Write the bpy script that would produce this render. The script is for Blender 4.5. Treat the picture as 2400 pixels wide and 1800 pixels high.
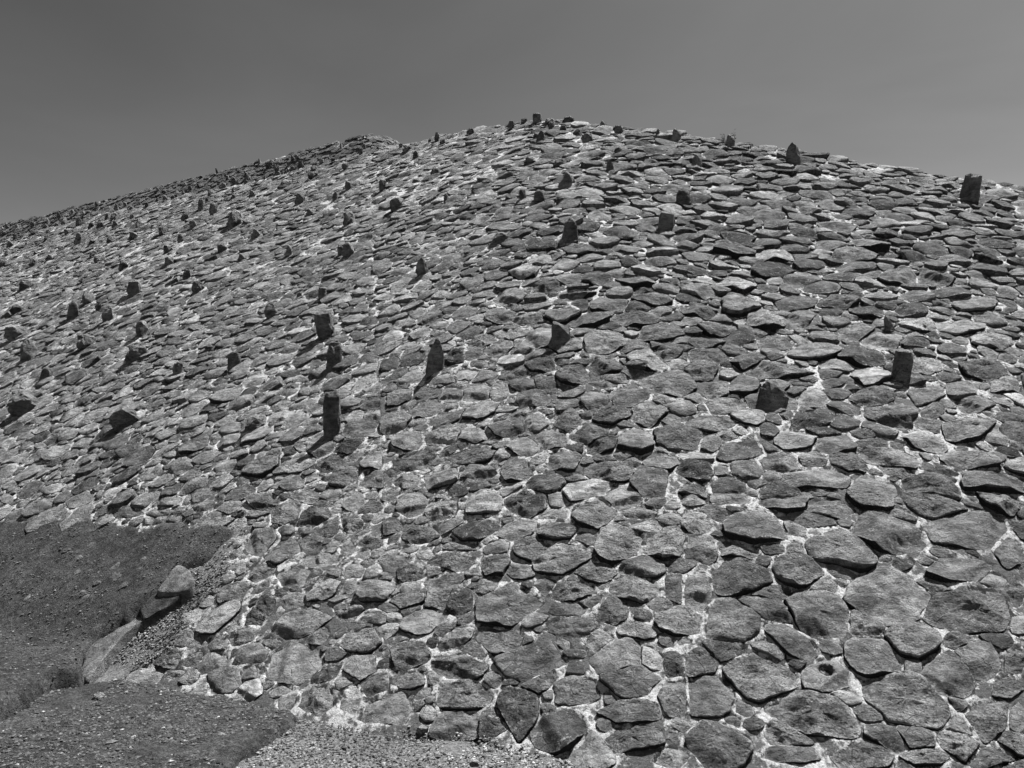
import bpy, bmesh, math, random
import numpy as np
from mathutils import Vector, Matrix

for o in list(bpy.data.objects):
    bpy.data.objects.remove(o)
SC = bpy.context.scene
COL = SC.collection
RNG = np.random.default_rng(11)

# ------------------------------------------------------------------ camera, sky, sun, exposure
FPX, PITCH, EYE = 1800.0, math.radians(6.0), 1.6        # focal length in pixels of a 2400 wide frame
cam_d = bpy.data.cameras.new("camera")
cam_d.sensor_width = 36.0
cam_d.lens = 36.0 * FPX / 2400.0
cam_d.clip_start, cam_d.clip_end = 0.1, 3000.0
cam = bpy.data.objects.new("camera", cam_d)
cam.location = (0, 0, EYE)
cam.rotation_euler = (math.radians(90) + PITCH, 0, 0)
COL.objects.link(cam)
SC.camera = cam

SUN_EL, SUN_AZ = math.radians(66.5), math.radians(52)      # azimuth clockwise from +Y (the view direction)
world = bpy.data.worlds.new("World")
SC.world = world
world.use_nodes = True
wn, wl = world.node_tree.nodes, world.node_tree.links
wn.clear()
sky = wn.new("ShaderNodeTexSky")
sky.sky_type = 'NISHITA'
sky.sun_disc = False
sky.sun_elevation = SUN_EL
sky.sun_rotation = SUN_AZ
sky.dust_density = 3.0
sky.altitude = 2300
sep = wn.new("ShaderNodeSeparateColor")
wl.new(sky.outputs[0], sep.inputs[0])
def wmath(op, a, b):
    n = wn.new("ShaderNodeMath"); n.operation = op
    for i, v in enumerate((a, b)):
        if isinstance(v, (int, float)): n.inputs[i].default_value = v
        else: wl.new(v, n.inputs[i])
    return n.outputs[0]
grey = wmath('MAXIMUM', wmath('SUBTRACT', wmath('MULTIPLY', sep.outputs[0], 1.25), wmath('MULTIPLY', sep.outputs[2], 0.08)), 0.0)   # a red filter on the lens
grey = wmath('MULTIPLY', wmath('POWER', wmath('MULTIPLY', grey, 0.55), 1.8), 1.85)    # contrast of the black and white print
tc = wn.new("ShaderNodeTexCoord"); mpw = wn.new("ShaderNodeMapping"); mpw.inputs['Scale'].default_value = (1.0, 1.0, 3.2); mpw.inputs['Rotation'].default_value = (0.25, 0.1, 0)
wl.new(tc.outputs['Generated'], mpw.inputs[0])
cir = wn.new("ShaderNodeTexNoise"); cir.inputs['Scale'].default_value = 2.2; cir.inputs['Detail'].default_value = 5; cir.inputs['Roughness'].default_value = 0.5; cir.inputs['Distortion'].default_value = 0.5
wl.new(mpw.outputs[0], cir.inputs['Vector'])
grey = wmath('MULTIPLY', grey, wmath('ADD', wmath('MULTIPLY', cir.outputs['Fac'], 0.42), 0.79))    # thin high cirrus
cmb = wn.new("ShaderNodeCombineColor")
for i in range(3): wl.new(grey, cmb.inputs[i])
bg = wn.new("ShaderNodeBackground")
bg.inputs[1].default_value = 0.0625
wl.new(cmb.outputs[0], bg.inputs[0])
wo = wn.new("ShaderNodeOutputWorld")
wl.new(bg.outputs[0], wo.inputs[0])

sun_d = bpy.data.lights.new("sun", 'SUN')
sun_d.energy = 5.0
sun_d.angle = math.radians(0.5)
sun_d.color = (1, 1, 1)                                   # black and white photograph
sun = bpy.data.objects.new("sun", sun_d)
SUNV = Vector((math.sin(SUN_AZ) * math.cos(SUN_EL), math.cos(SUN_AZ) * math.cos(SUN_EL), math.sin(SUN_EL)))
sun.rotation_euler = SUNV.to_track_quat('Z', 'Y').to_euler()
sun.location = (20, 20, 40)
COL.objects.link(sun)
vs = SC.view_settings
vs.view_transform, vs.look, vs.exposure, vs.gamma = 'Standard', 'None', 1.0, 1.0
vs.use_curve_mapping = False

SC.cycles.max_bounces = 4
SC.cycles.diffuse_bounces = 0

# ------------------------------------------------------------------ noise
def _hash(ix, iy, iz, seed):
    h = (ix.astype(np.int64) * 73856093) ^ (iy.astype(np.int64) * 19349663) ^ (iz.astype(np.int64) * 83492791) ^ (seed * 2654435761)
    h = (h ^ (h >> 13)) * 1274126177
    h = h & 0x7fffffff
    h = (h ^ (h >> 15)) * 2246822519
    return ((h & 0xffffff) / float(0x1000000)).astype(np.float32)
def vnoise(P, seed=0):
    """value noise in -1..1 for points P (..., 3)"""
    I = np.floor(P); f = (P - I).astype(np.float32); f = f * f * (3 - 2 * f)
    I = I.astype(np.int64); x, y, z = I[..., 0], I[..., 1], I[..., 2]
    r = 0
    for dx in (0, 1):
        for dy in (0, 1):
            for dz in (0, 1):
                w = (f[..., 0] if dx else 1 - f[..., 0]) * (f[..., 1] if dy else 1 - f[..., 1]) * (f[..., 2] if dz else 1 - f[..., 2])
                r = r + w * _hash(x + dx, y + dy, z + dz, seed)
    return r * 2 - 1
def fbm(P, octaves=4, seed=0, gain=0.5):
    r, a, s = 0, 1.0, 0
    for k in range(octaves):
        r = r + a * vnoise(P * (2.03 ** k) + 17.3 * k, seed + k)
        s += a; a *= gain
    return r / s

# ------------------------------------------------------------------ the shape of the pyramid's flank
AZL, CL, TL = math.radians(62.516), 3.977, 0.896
AZR, CR, TR = math.radians(88.107), 4.14, 0.80
KS, HT, GR, X0, WR = 0.215, 8.95, 0.354, 0.194, 0.35
def flank(x, y):
    l = TL * (math.sin(AZL) * y + math.cos(AZL) * x - CL)
    r = TR * (-math.cos(AZR) * x + math.sin(AZR) * y - CR)
    s = -KS * np.logaddexp(-l / KS, -r / KS)
    return s + 0.05 * np.sin(x * 0.83 + 1.3) * np.sin(y * 0.71 + 0.4 * x) + 0.02 * np.sin(2.1 * x - y * 1.7)
def crest(x, y):
    return HT - 0.04 - GR * WR * np.logaddexp(0, (np.minimum(x, 16) - X0) / WR)
def surf(x, y):
    """flank below the crest, terrace above it, level ground in front"""
    return np.maximum(np.minimum(flank(x, y), crest(x, y)), 0.0)
def pxray(px, py):
    a = np.asarray(px, float) - 1200.0; b = 900.0 - np.asarray(py, float)
    d = np.stack([a, FPX * math.cos(PITCH) - b * math.sin(PITCH), b * math.cos(PITCH) + FPX * math.sin(PITCH)], -1)
    return d / np.linalg.norm(d, axis=-1, keepdims=True)
def at(px, py, off=0.0, fn=surf):
    """the point of the surface (raised by off) that the photograph shows at this pixel"""
    d = pxray(px, py); d = np.atleast_2d(d)
    t = np.geomspace(2.0, 60.0, 1500)
    out = np.zeros((len(d), 3))
    for i, v in enumerate(d):
        f = lambda tt: EYE + tt * v[2] - fn(v[0] * tt, v[1] * tt) - off
        g = f(t); k = np.argmax(g < 0)
        if g[k] >= 0: k = len(t) - 1
        lo, hi = t[max(k - 1, 0)], t[k]
        for _ in range(30):
            m = (lo + hi) / 2
            if f(m) < 0: hi = m
            else: lo = m
        out[i] = np.array([0, 0, EYE]) + v * hi
    return out
def frame(x, y, fn=flank):
    """unit vectors along the contour (towards +x), up the slope, and the normal"""
    e = 0.15
    gx = (fn(x + e, y) - fn(x - e, y)) / (2 * e); gy = (fn(x, y + e) - fn(x, y - e)) / (2 * e)
    g = np.hypot(gx, gy) + 1e-9
    z0 = np.zeros_like(g)
    U = np.stack([gy / g, -gx / g, z0], -1)
    V = np.stack([gx / g, gy / g, g], -1); V /= np.linalg.norm(V, axis=-1, keepdims=True)
    return U, V, np.cross(U, V)
def project(P):
    z = P[..., 2] - EYE
    d = P[..., 1] * math.cos(PITCH) + z * math.sin(PITCH); u = -P[..., 1] * math.sin(PITCH) + z * math.cos(PITCH)
    return 1200 + FPX * P[..., 0] / d, 900 - FPX * u / d

# ------------------------------------------------------------------ mesh helpers
def mesh_from(name, verts, faces, mats, tone=None, smooth=True, mat_index=None, extra=None):
    """fast mesh: faces is a list of int arrays (n, k), k = 3 or 4"""
    me = bpy.data.meshes.new(name)
    verts = np.ascontiguousarray(verts, np.float32).reshape(-1, 3)
    me.vertices.add(len(verts)); me.vertices.foreach_set("co", verts.ravel())
    faces = [np.asarray(f, np.int32) for f in faces if len(f)]
    nl = sum(f.size for f in faces); nf = sum(len(f) for f in faces)
    me.loops.add(nl); me.polygons.add(nf)
    me.loops.foreach_set("vertex_index", np.concatenate([f.ravel() for f in faces]))
    st, p = [], 0
    for f in faces:
        st.append(p + np.arange(len(f)) * f.shape[1]); p += f.size
    me.polygons.foreach_set("loop_start", np.concatenate(st).astype(np.int32))
    if mat_index is not None: me.polygons.foreach_set("material_index", np.asarray(mat_index, np.int32))
    me.update(calc_edges=True); me.validate()
    me.polygons.foreach_set("use_smooth", np.full(len(me.polygons), smooth))
    for m in mats: me.materials.append(m)
    atts = dict(extra or {})
    if tone is not None: atts["tone"] = tone
    for k, v in atts.items():
        a = me.attributes.new(k, 'FLOAT', 'POINT')
        a.data.foreach_set("value", np.broadcast_to(np.asarray(v, np.float32), (len(verts),)).copy())
    return me
def link(name, me, parent=None, loc=(0, 0, 0), **props):
    o = bpy.data.objects.new(name, me)
    COL.objects.link(o)
    o.location = loc
    if parent is not None: o.parent = parent
    for k, v in props.items(): o[k] = v
    return o
def grid_faces(nr, nc, keep=None):
    i = np.arange(nr - 1)[:, None] * nc + np.arange(nc - 1)[None, :]
    q = np.stack([i, i + 1, i + nc + 1, i + nc], -1)
    return q.reshape(-1, 4) if keep is None else q[keep]

# ------------------------------------------------------------------ materials (all grey: the photograph is black and white)
class NT:
    def __init__(self, name):
        self.m = bpy.data.materials.new(name); self.m.use_nodes = True
        self.t = self.m.node_tree; self.t.nodes.clear()
        self.out = self.n('ShaderNodeOutputMaterial'); self.b = self.n('ShaderNodeBsdfPrincipled')
        self.l(self.b.outputs[0], self.out.inputs[0])
        self.b.inputs['Specular IOR Level'].default_value = 0.18
        self.pos = self.n('ShaderNodeNewGeometry').outputs['Position']
    def n(self, t): return self.t.nodes.new(t)
    def l(self, a, b): self.t.links.new(a, b)
    def val(self, v, s):
        if isinstance(v, (int, float)): s.default_value = v
        else: self.l(v, s)
    def mth(self, op, a, b=0.0, clamp=False):
        n = self.n('ShaderNodeMath'); n.operation = op; n.use_clamp = clamp
        self.val(a, n.inputs[0]); self.val(b, n.inputs[1]); return n.outputs[0]
    def noise(self, scale, detail=4, rough=0.55, stretch=None, dist=0.0, rot=None):
        n = self.n('ShaderNodeTexNoise'); n.inputs['Scale'].default_value = scale
        n.inputs['Detail'].default_value = detail; n.inputs['Roughness'].default_value = rough; n.inputs['Distortion'].default_value = dist
        self.l(self.map(stretch, rot), n.inputs['Vector']); return n.outputs['Fac']
    def map(self, stretch, rot=None):
        if stretch is None and rot is None: return self.pos
        mp = self.n('ShaderNodeMapping'); mp.inputs['Scale'].default_value = stretch or (1, 1, 1); mp.inputs['Rotation'].default_value = rot or (0, 0, 0)
        self.l(self.pos, mp.inputs['Vector']); return mp.outputs[0]
    def voro(self, scale, feature='F1', stretch=None):
        n = self.n('ShaderNodeTexVoronoi'); n.feature = feature; n.inputs['Scale'].default_value = scale
        self.l(self.map(stretch), n.inputs['Vector']); return n.outputs['Distance']
    def ramp(self, f, lo, hi, a=0.0, b=1.0):
        n = self.n('ShaderNodeMapRange'); n.interpolation_type = 'SMOOTHSTEP'
        self.val(f, n.inputs['Value'])
        n.inputs['From Min'].default_value = lo; n.inputs['From Max'].default_value = hi
        n.inputs['To Min'].default_value = a; n.inputs['To Max'].default_value = b; return n.outputs[0]
    def mix(self, f, a, b):
        n = self.n('ShaderNodeMix'); n.data_type = 'FLOAT'; self.val(f, n.inputs[0]); self.val(a, n.inputs[2]); self.val(b, n.inputs[3]); return n.outputs[0]
    def attr(self, name):
        n = self.n('ShaderNodeAttribute'); n.attribute_name = name; return n.outputs['Fac']
    def color(self, f):
        c = self.n('ShaderNodeCombineColor')
        for i in range(3): self.l(f, c.inputs[i])
        self.l(c.outputs[0], self.b.inputs['Base Color'])
    def bump(self, h, dist, strength=1.0, prev=None):
        n = self.n('ShaderNodeBump'); n.inputs['Distance'].default_value = dist; n.inputs['Strength'].default_value = strength
        self.l(h, n.inputs['Height'])
        if prev is not None: self.l(prev, n.inputs['Normal'])
        return n.outputs[0]
    def finish(self, normal, rough=0.9):
        if normal is not None: self.l(normal, self.b.inputs['Normal'])
        self.val(rough, self.b.inputs['Roughness']); return self.m

def stone_material(name, lichen=1.0, relief=1.0):
    t = NT(name)
    tone = t.attr('tone'); grain = t.attr('grain')          # grain: 0 smooth cut face .. 1 rough, flaky
    big = t.noise(5.5, 5, 0.6)
    fine = t.noise(75, 5, 0.65)
    speck = t.noise(160, 2, 0.5)
    streak = t.noise(9, 6, 0.68, (1.0, 1.6, 3.2), 0.6)
    edge_raw = t.attr('edge'); edge = t.mth('MINIMUM', edge_raw, 1.0)
    c = t.mth('MULTIPLY', tone, t.ramp(big, 0.27, 0.73, 0.50, 1.50))
    c = t.mth('MULTIPLY', c, t.mix(grain, 1.0, t.ramp(fine, 0.28, 0.72, 0.66, 1.36)))
    c = t.mth('MULTIPLY', c, t.ramp(streak, 0.33, 0.67, 0.62, 1.34))
    # pale lichen and lime dust, lime smeared over the edges by the mason
    patch = t.noise(60, 4, 0.7)
    li = t.mth('MULTIPLY', t.ramp(t.noise(13, 6, 0.7), 0.52, 0.64), t.ramp(patch, 0.44, 0.60))
    c = t.mix(t.mth('MULTIPLY', li, 0.75 * lichen), c, 0.48)
    edge = t.mth('ADD', edge, t.mth('MULTIPLY', t.mth('SUBTRACT', t.noise(0.75, 4, 0.6), 0.5), 1.6))
    sm = t.mth('MULTIPLY', t.ramp(t.mth('ADD', edge, t.mth('MULTIPLY', t.mth('SUBTRACT', t.noise(17, 5, 0.7), 0.5), 2.6)), 0.78, 1.25), t.ramp(patch, 0.36, 0.58))
    c = t.mix(t.mth('MULTIPLY', sm, 0.75 * lichen), c, 0.50)
    dk = t.ramp(t.noise(26, 6, 0.72, None, 1.0), 0.55, 0.67)
    c = t.mix(t.mth('MULTIPLY', dk, 0.75), c, 0.045)
    c = t.mth('MULTIPLY', c, t.mix(grain, 1.0, t.ramp(speck, 0.60, 0.70, 1.0, 0.62)))
    c = t.mth('MULTIPLY', c, t.ramp(t.noise(1.1, 3, 0.6), 0.3, 0.7, 0.86, 1.14))
    c = t.mix(t.mth('MULTIPLY', t.ramp(edge_raw, 1.15, 1.75), t.ramp(patch, 0.3, 0.5, 0.5, 0.95)), c, 0.035)      # crevice shade painted into the stones' lower sides
    t.color(c)
    # relief: cleavage flakes, cracks, pits
    flake = t.noise(13, 7, 0.66, (1.0, 1.3, 2.8), 1.4)
    stepn = t.n('ShaderNodeMath'); stepn.operation = 'SNAP'; t.l(flake, stepn.inputs[0]); stepn.inputs[1].default_value = 0.07
    crack = t.ramp(t.voro(7, 'DISTANCE_TO_EDGE', (1.0, 1.2, 2.0)), 0.0, 0.03)
    cmask = t.ramp(t.noise(4.0, 2), 0.46, 0.56)
    crack = t.mix(cmask, 1.0, crack)
    pit = t.ramp(t.voro(36), 0.10, 0.40)
    pmask = t.mth('MULTIPLY', t.ramp(t.noise(6, 3), 0.40, 0.55), t.ramp(grain, 0.5, 0.85))
    pit = t.mix(pmask, 1.0, pit)
    h1 = t.mth('ADD', t.mth('MULTIPLY', flake, 0.9), t.mth('MULTIPLY', stepn.outputs[0], 2.2))
    h1 = t.mth('ADD', t.mth('MULTIPLY', h1, grain), t.mth('MULTIPLY', t.noise(24, 8, 0.72), 0.8))
    h2 = t.mth('ADD', t.mth('MULTIPLY', crack, 0.75), t.mth('MULTIPLY', pit, 0.8))
    h2 = t.mth('MULTIPLY', h2, t.mth('ADD', grain, 0.1))
    h = t.mth('ADD', h1, h2)
    n = t.bump(h, 0.060 * relief, 1.0)
    n = t.bump(fine, 0.006 * relief, 1.0, n)
    return t.finish(n, 0.88)

def mortar_material():
    t = NT("lime_mortar")
    rim = t.attr('rim')                                    # where the lime still clings to the stones' flanks; also places the painted crevice shade
    n1 = t.noise(3.2, 5, 0.6, None, 0.4)
    n2 = t.noise(22, 6, 0.7)
    n3 = t.noise(95, 4, 0.7)
    dirt = t.mth('ADD', t.mth('MULTIPLY', t.mth('SUBTRACT', n1, 0.5), 1.5), t.mth('MULTIPLY', t.mth('SUBTRACT', n2, 0.5), 1.1))
    region = t.noise(0.75, 4, 0.6)
    dirt = t.mth('SUBTRACT', dirt, t.mth('MULTIPLY', t.mth('SUBTRACT', region, 0.5), 0.9))
    dirt = t.mth('SUBTRACT', dirt, t.mth('MULTIPLY', t.mth('SUBTRACT', rim, 0.3), 0.20))
    clean = t.ramp(dirt, -0.14, 0.08, 1.0, 0.0)
    c = t.mix(clean, 0.13, 0.64)
    c = t.mth('MULTIPLY', c, t.ramp(n3, 0.25, 0.75, 0.62, 1.25))
    c = t.mix(t.mth('MULTIPLY', t.ramp(rim, 0.62, 0.92), t.ramp(t.noise(11, 4, 0.65), 0.43, 0.58)), c, 0.05)  # dark line where mortar meets stone: crevice shade put into the colour
    blot = t.ramp(t.noise(40, 5, 0.75, None, 0.8), 0.56, 0.66)
    c = t.mix(t.mth('MULTIPLY', blot, 0.6), c, 0.09)
    t.color(c)
    n = t.bump(t.noise(32, 8, 0.74), 0.035, 1.0)
    n = t.bump(n3, 0.006, 0.8, n)
    return t.finish(n, 0.95)

def slab_material():
    t = NT("weathered_plaster")
    n0 = t.noise(1.3, 4, 0.6); n1 = t.noise(9, 7, 0.72, None, 0.6); n2 = t.noise(48, 6, 0.78); n3 = t.noise(130, 3, 0.7)
    c = t.ramp(n0, 0.3, 0.7, 0.045, 0.075)
    c = t.mth('MULTIPLY', c, t.ramp(n1, 0.32, 0.68, 0.55, 1.5))
    c = t.mth('MULTIPLY', c, t.ramp(n2, 0.32, 0.68, 0.45, 1.6))
    c = t.mix(t.mth('MULTIPLY', t.ramp(n3, 0.66, 0.72), 0.8), c, 0.55)
    c = t.mix(t.mth('MULTIPLY', t.ramp(t.noise(30, 5, 0.75), 0.60, 0.68), 0.6), c, 0.04)
    c = t.mix(t.mth('MULTIPLY', t.mth('MULTIPLY', t.ramp(t.noise(4, 5, 0.7), 0.55, 0.7), t.ramp(n2, 0.45, 0.6)), 0.5), c, 0.32)
    t.color(c)
    n = t.bump(t.mth('ADD', t.noise(34, 8, 0.76), t.mth('MULTIPLY', t.ramp(t.voro(60), 0.1, 0.5), 0.4)), 0.030, 1.0)
    n = t.bump(n3, 0.010, 1.0, n)
    return t.finish(n, 0.95)

def plain_material(name, lo, hi, scale=30, bumpd=0.01):
    t = NT(name)
    n1 = t.noise(scale, 6, 0.7); n2 = t.noise(scale * 5, 4, 0.7)
    c = t.mth('MULTIPLY', t.ramp(n1, 0.3, 0.7, lo, hi), t.ramp(n2, 0.25, 0.75, 0.7, 1.3))
    t.color(c)
    return t.finish(t.bump(t.mth('ADD', n1, t.mth('MULTIPLY', n2, 0.4)), bumpd), 0.95)
def tone_material(name, bumpd=0.004):
    t = NT(name)
    n2 = t.noise(120, 4, 0.7)
    t.color(t.mth('MULTIPLY', t.attr('tone'), t.ramp(n2, 0.25, 0.75, 0.7, 1.3)))
    return t.finish(t.bump(n2, bumpd), 0.92)

M_STONE = stone_material("volcanic_stone")
M_DARK = stone_material("dark_volcanic_stone", 0.5, 1.5)
M_PALE = stone_material("pale_dressed_stone", 0.6, 0.8)
M_MORTAR = mortar_material()
M_SLAB = slab_material()
M_GRIT = plain_material("grit", 0.07, 0.25, 55, 0.02)
M_FIELD = plain_material("dry_turf", 0.04, 0.09, 3, 0.02)
M_PEBBLE = tone_material("pebble")
M_LEAF = plain_material("dry_leaf", 0.06, 0.11, 40, 0.001)

# ------------------------------------------------------------------ outlines seen in the photograph, carried onto the ground
def poly_at(pts, off=0.0):
    a = np.array(pts, float); return at(a[:, 0], a[:, 1], off)
def inside(poly, x, y):
    r = np.zeros(np.shape(x), bool); n = len(poly)
    for i in range(n):
        x1, y1 = poly[i][:2]; x2, y2 = poly[(i + 1) % n][:2]
        c = ((y1 > y) != (y2 > y)) & (x < (x2 - x1) * (y - y1) / ((y2 - y1) if y2 != y1 else 1e-12) + x1)
        r ^= c
    return r
def edge_dist(poly, x, y):
    d = np.full(np.shape(x), 1e9); n = len(poly)
    for i in range(n):
        a = np.array(poly[i][:2]); b = np.array(poly[(i + 1) % n][:2]); ab = b - a
        t = np.clip(((x - a[0]) * ab[0] + (y - a[1]) * ab[1]) / (ab @ ab + 1e-12), 0, 1)
        d = np.minimum(d, np.hypot(x - a[0] - t * ab[0], y - a[1] - t * ab[1]))
    return np.where(inside(poly, x, y), d, -d)
UP_TH, LO_TH = 0.14, 0.025
UPPER_PX = [(-420, 1160), (-200, 1190), (0, 1210), (110, 1212), (230, 1218), (390, 1222), (520, 1222), (570, 1234), (580, 1246), (545, 1260), (505, 1272),
            (470, 1300), (430, 1312), (412, 1322), (368, 1385), (330, 1412), (285, 1445), (232, 1485), (198, 1530), (186, 1565),
            (150, 1572), (95, 1590), (60, 1622), (0, 1650), (-200, 1690), (-420, 1720)]
LOWER_PX = [(-420, 1730), (-200, 1690), (0, 1652), (60, 1626), (120, 1612), (210, 1594), (300, 1588), (400, 1602), (480, 1630), (560, 1640), (640, 1655), (692, 1668),
            (690, 1682), (652, 1712), (602, 1745), (560, 1775), (520, 1805), (440, 1870), (-420, 2000)]
GRIT_PX = [(585, 1240), (548, 1262), (524, 1300), (536, 1330), (510, 1372), (470, 1410), (432, 1450), (410, 1490), (398, 1525), (345, 1560), (300, 1590),
           (190, 1600), (150, 1560), (190, 1480), (300, 1400), (400, 1300), (480, 1250)]
_t = poly_at(UPPER_PX[:10], 0.03); upper_poly = np.concatenate([_t, poly_at(UPPER_PX[10:], UP_TH)])
lower_poly = poly_at(LOWER_PX, LO_TH)
grit_poly = poly_at(GRIT_PX, 0.0)
BASE_PX = [(-300, 1560), (150, 1590), (410, 1610), (480, 1640), (560, 1650), (650, 1670), (700, 1680), (830, 1690), (900, 1700), (1010, 1722), (1120, 1732), (1200, 1745), (1300, 1768), (1400, 1795)]
base_line = poly_at(BASE_PX, 0.0)
base_line = base_line[np.argsort(base_line[:, 0])]
def base_y(x):
    """plan y of the masonry's foot"""
    r = np.interp(x, base_line[:, 0], base_line[:, 1])
    return r - np.maximum(x - base_line[-1, 0], 0) * 0.12
# a straight construction seam climbs the flank
seam = at([905, 868], [1290, 420])
seam_d = seam[1, :2] - seam[0, :2]; seam_len = np.linalg.norm(seam_d); seam_d /= seam_len
seam_n = np.array([seam_d[1], -seam_d[0]])                # points to the right (+x)

# ------------------------------------------------------------------ the pyramid
pyramid = link("pyramid", None, None, (0, 9.5, 0), label="huge stone pyramid faced with rough dark stones in pale mortar, studded with projecting stones", category="pyramid")
PYO = np.array([0, 9.5, 0.0])

# stones read from the photograph: centre x, y, width, height (pixels of enlarged crops) and tilt
PLACED = []
def crop(x0, y0, s, items):
    for it in items:
        x, y, w, h = it[:4]; ang = it[4] if len(it) > 4 else 0; tone = it[5] if len(it) > 5 else None; gr = it[6] if len(it) > 6 else None
        PLACED.append((x0 + x / s, y0 + y / s, w / s, h / s, ang, tone, gr))
crop(800, 1150, 2.5525, [
 (60,60,200,130),(60,205,160,150),(420,80,220,180,5,.27,.2),(595,115,215,160,10),(280,220,220,110,0,.16),(470,260,250,110,5),(850,70,240,170,15,.33),
 (1110,70,290,180,0,.13,1),(805,235,310,130,10),(690,330,250,50,0,.3),(1050,235,230,110,15,.32),(1285,225,210,130,0,.16,.9),(1140,345,220,130,-10,.18),(1520,130,230,200,20,.24),
 (1660,300,260,270,0,.31),(1790,130,190,80),(1960,330,260,200,0,.33),(1820,215,170,70),(1800,455,260,130),(320,415,210,110,10,.29),
 (200,610,230,190,20),(70,480,150,90),(130,385,100,60),(170,315,190,60,0,.15),(510,390,120,50),(650,420,330,110,0,.16),(420,495,160,120,0,.10,1),(615,545,300,80,0,.2),
 (920,435,190,130,10,.16,1),(390,655,250,100),(270,690,140,60,-20),(710,675,150,160,0,.12,1),(190,760,170,90),(1300,415,370,190,15,.27,1),(1380,600,300,120,0,.2,1),
 (870,570,130,90),(995,680,390,250,10,.185,.6),(1750,585,270,150,-5,.25),(1360,710,190,75,0,.2,.3),(1610,720,190,160,0,.22,1),(1820,750,120,100),(490,780,300,150,10,.29,.2),
 (130,890,270,160,0,.25),(680,885,230,110,20,.27),(1380,825,400,130,0,.19,.8),(940,890,320,170,-10,.17,.7),(1780,840,230,110,0,.32),(405,980,270,190,0,.18,1),(110,1065,230,160,0,.3,.2),
 (690,1040,340,160,0,.17,.8),(1130,1030,450,210,10,.2,.25),(1400,975,140,60,0,.15),(1660,990,390,200,15,.21,.3),(400,1140,230,110,0,.2),(735,1215,390,160,-5,.19,1),
 (1060,1290,290,310,20,.12,1),(1390,1190,290,150,5,.19,.7),(1730,1140,360,180,10,.17,.5),(270,1300,380,190,5,.28,.15),(690,1400,310,150,5,.2,.6),(1310,1430,320,250,0,.10,.1),
 (1690,1320,400,130,0,.16,.7),(1740,1480,380,140,0,.17,.9),(1990,1040,130,150,0,.13,1),(1990,590,110,190,0,.15),(2000,1240,170,250,0,.18),(1980,1600,180,110)])
crop(1600, 1150, 2.5525, [
 (60,50,170,90),(280,40,230,90),(600,60,290,140,-10,.22),(430,220,430,240,-5,.185,.5),(830,5,260,50),(880,110,270,130,-5,.2),(1130,50,290,120,-10,.25),(760,185,330,90,-5),
 (1220,250,470,240,-15,.17,.6),(1490,80,400,160,-15,.17),(1720,230,540,270,0,.22,.4),(1900,60,300,150,-20),(80,180,190,150),(90,350,250,200,0,.3),
 (340,510,310,250,0,.13,.9),(680,470,290,200,-25,.2),(940,360,440,230,-10,.2,.8),(1310,430,130,90,0,.1,1),(80,600,170,230,0,.23),(1210,630,560,320,5,.3,.6),
 (1680,470,490,150,0,.2,.4),(1960,370,180,180),(1760,710,580,300,0,.18,1),(1990,600,120,180,0,.15),(540,615,210,100,0,.16),(290,790,370,280,5,.22,.7),(810,740,450,320,-15,.22,.6),
 (660,910,380,170,-30,.18,.5),(1150,980,340,250,-20,.22,.3),(1360,900,310,200,5,.24,.8),(860,1110,270,240,-35,.23,.3),(1590,1110,310,270,-20,.22,.4),(1770,1000,260,220,0,.24),
 (1990,1000,140,220,0,.25),(100,1020,200,180,0,.15,1),(450,1100,400,280,-15,.26,1),(160,1240,330,240,-15,.18,.5),(800,1340,560,260,-5,.24,1),(1330,1260,560,330,-15,.26,.9),
 (1820,1370,230,260,0,.22,.9),(1960,1180,260,130,15,.2),(220,1510,430,270,-15,.18,.8),(420,1400,120,80,0,.12,1),(660,1570,340,100,0,.17,.5),(1090,1580,350,170,0,.2,.8),
 (1460,1590,330,110,5),(1850,1590,330,140,5,.2),(2010,1370,110,170,0,.28,.2)])
crop(0, 1150, 2.5525, [
 (1565,305,250,190,30,.26,.2),(1685,350,230,150,25,.2,.3),(1550,490,190,120,10,.29),(1430,470,110,90),(1755,515,240,130,5,.25,.3),(1930,590,230,180,20),(1920,410,250,90,5,.3),
 (1390,610,240,110,20,.24),(1310,770,350,170,25,.35,.4),(1520,760,160,120),(1600,690,120,130),(1790,790,480,190,10,.2,.6),(1110,880,200,130,-15),(1000,1010,200,140,0,.16),
 (1440,880,170,120,0,.2),(1390,820,100,80),(1300,920,120,100),(1290,1020,210,120,25,.25,.2),(1150,1010,150,80,25),(1520,970,200,150,0,.22),(1760,1020,390,270,10,.25,.15),
 (1345,1130,250,180,0,.24,.2),(1680,1200,150,80),(1900,1240,230,170,15,.25,.8),(1860,300,160,80),(1700,130,190,120,20),(1830,30,180,80),(1880,160,220,120,20),(1540,135,170,50),
 (750,130,230,80,0,.16,.3),(480,50,220,90,20,.3),(230,90,240,110,25),(1010,60,180,60,0,.3),(950,130,170,60),(1065,165,120,45,0,.32),(1220,95,150,60,10),(1370,100,150,70,15),(1590,60,220,110,0,.17),(40,50,80,70,0,.3)])
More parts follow.
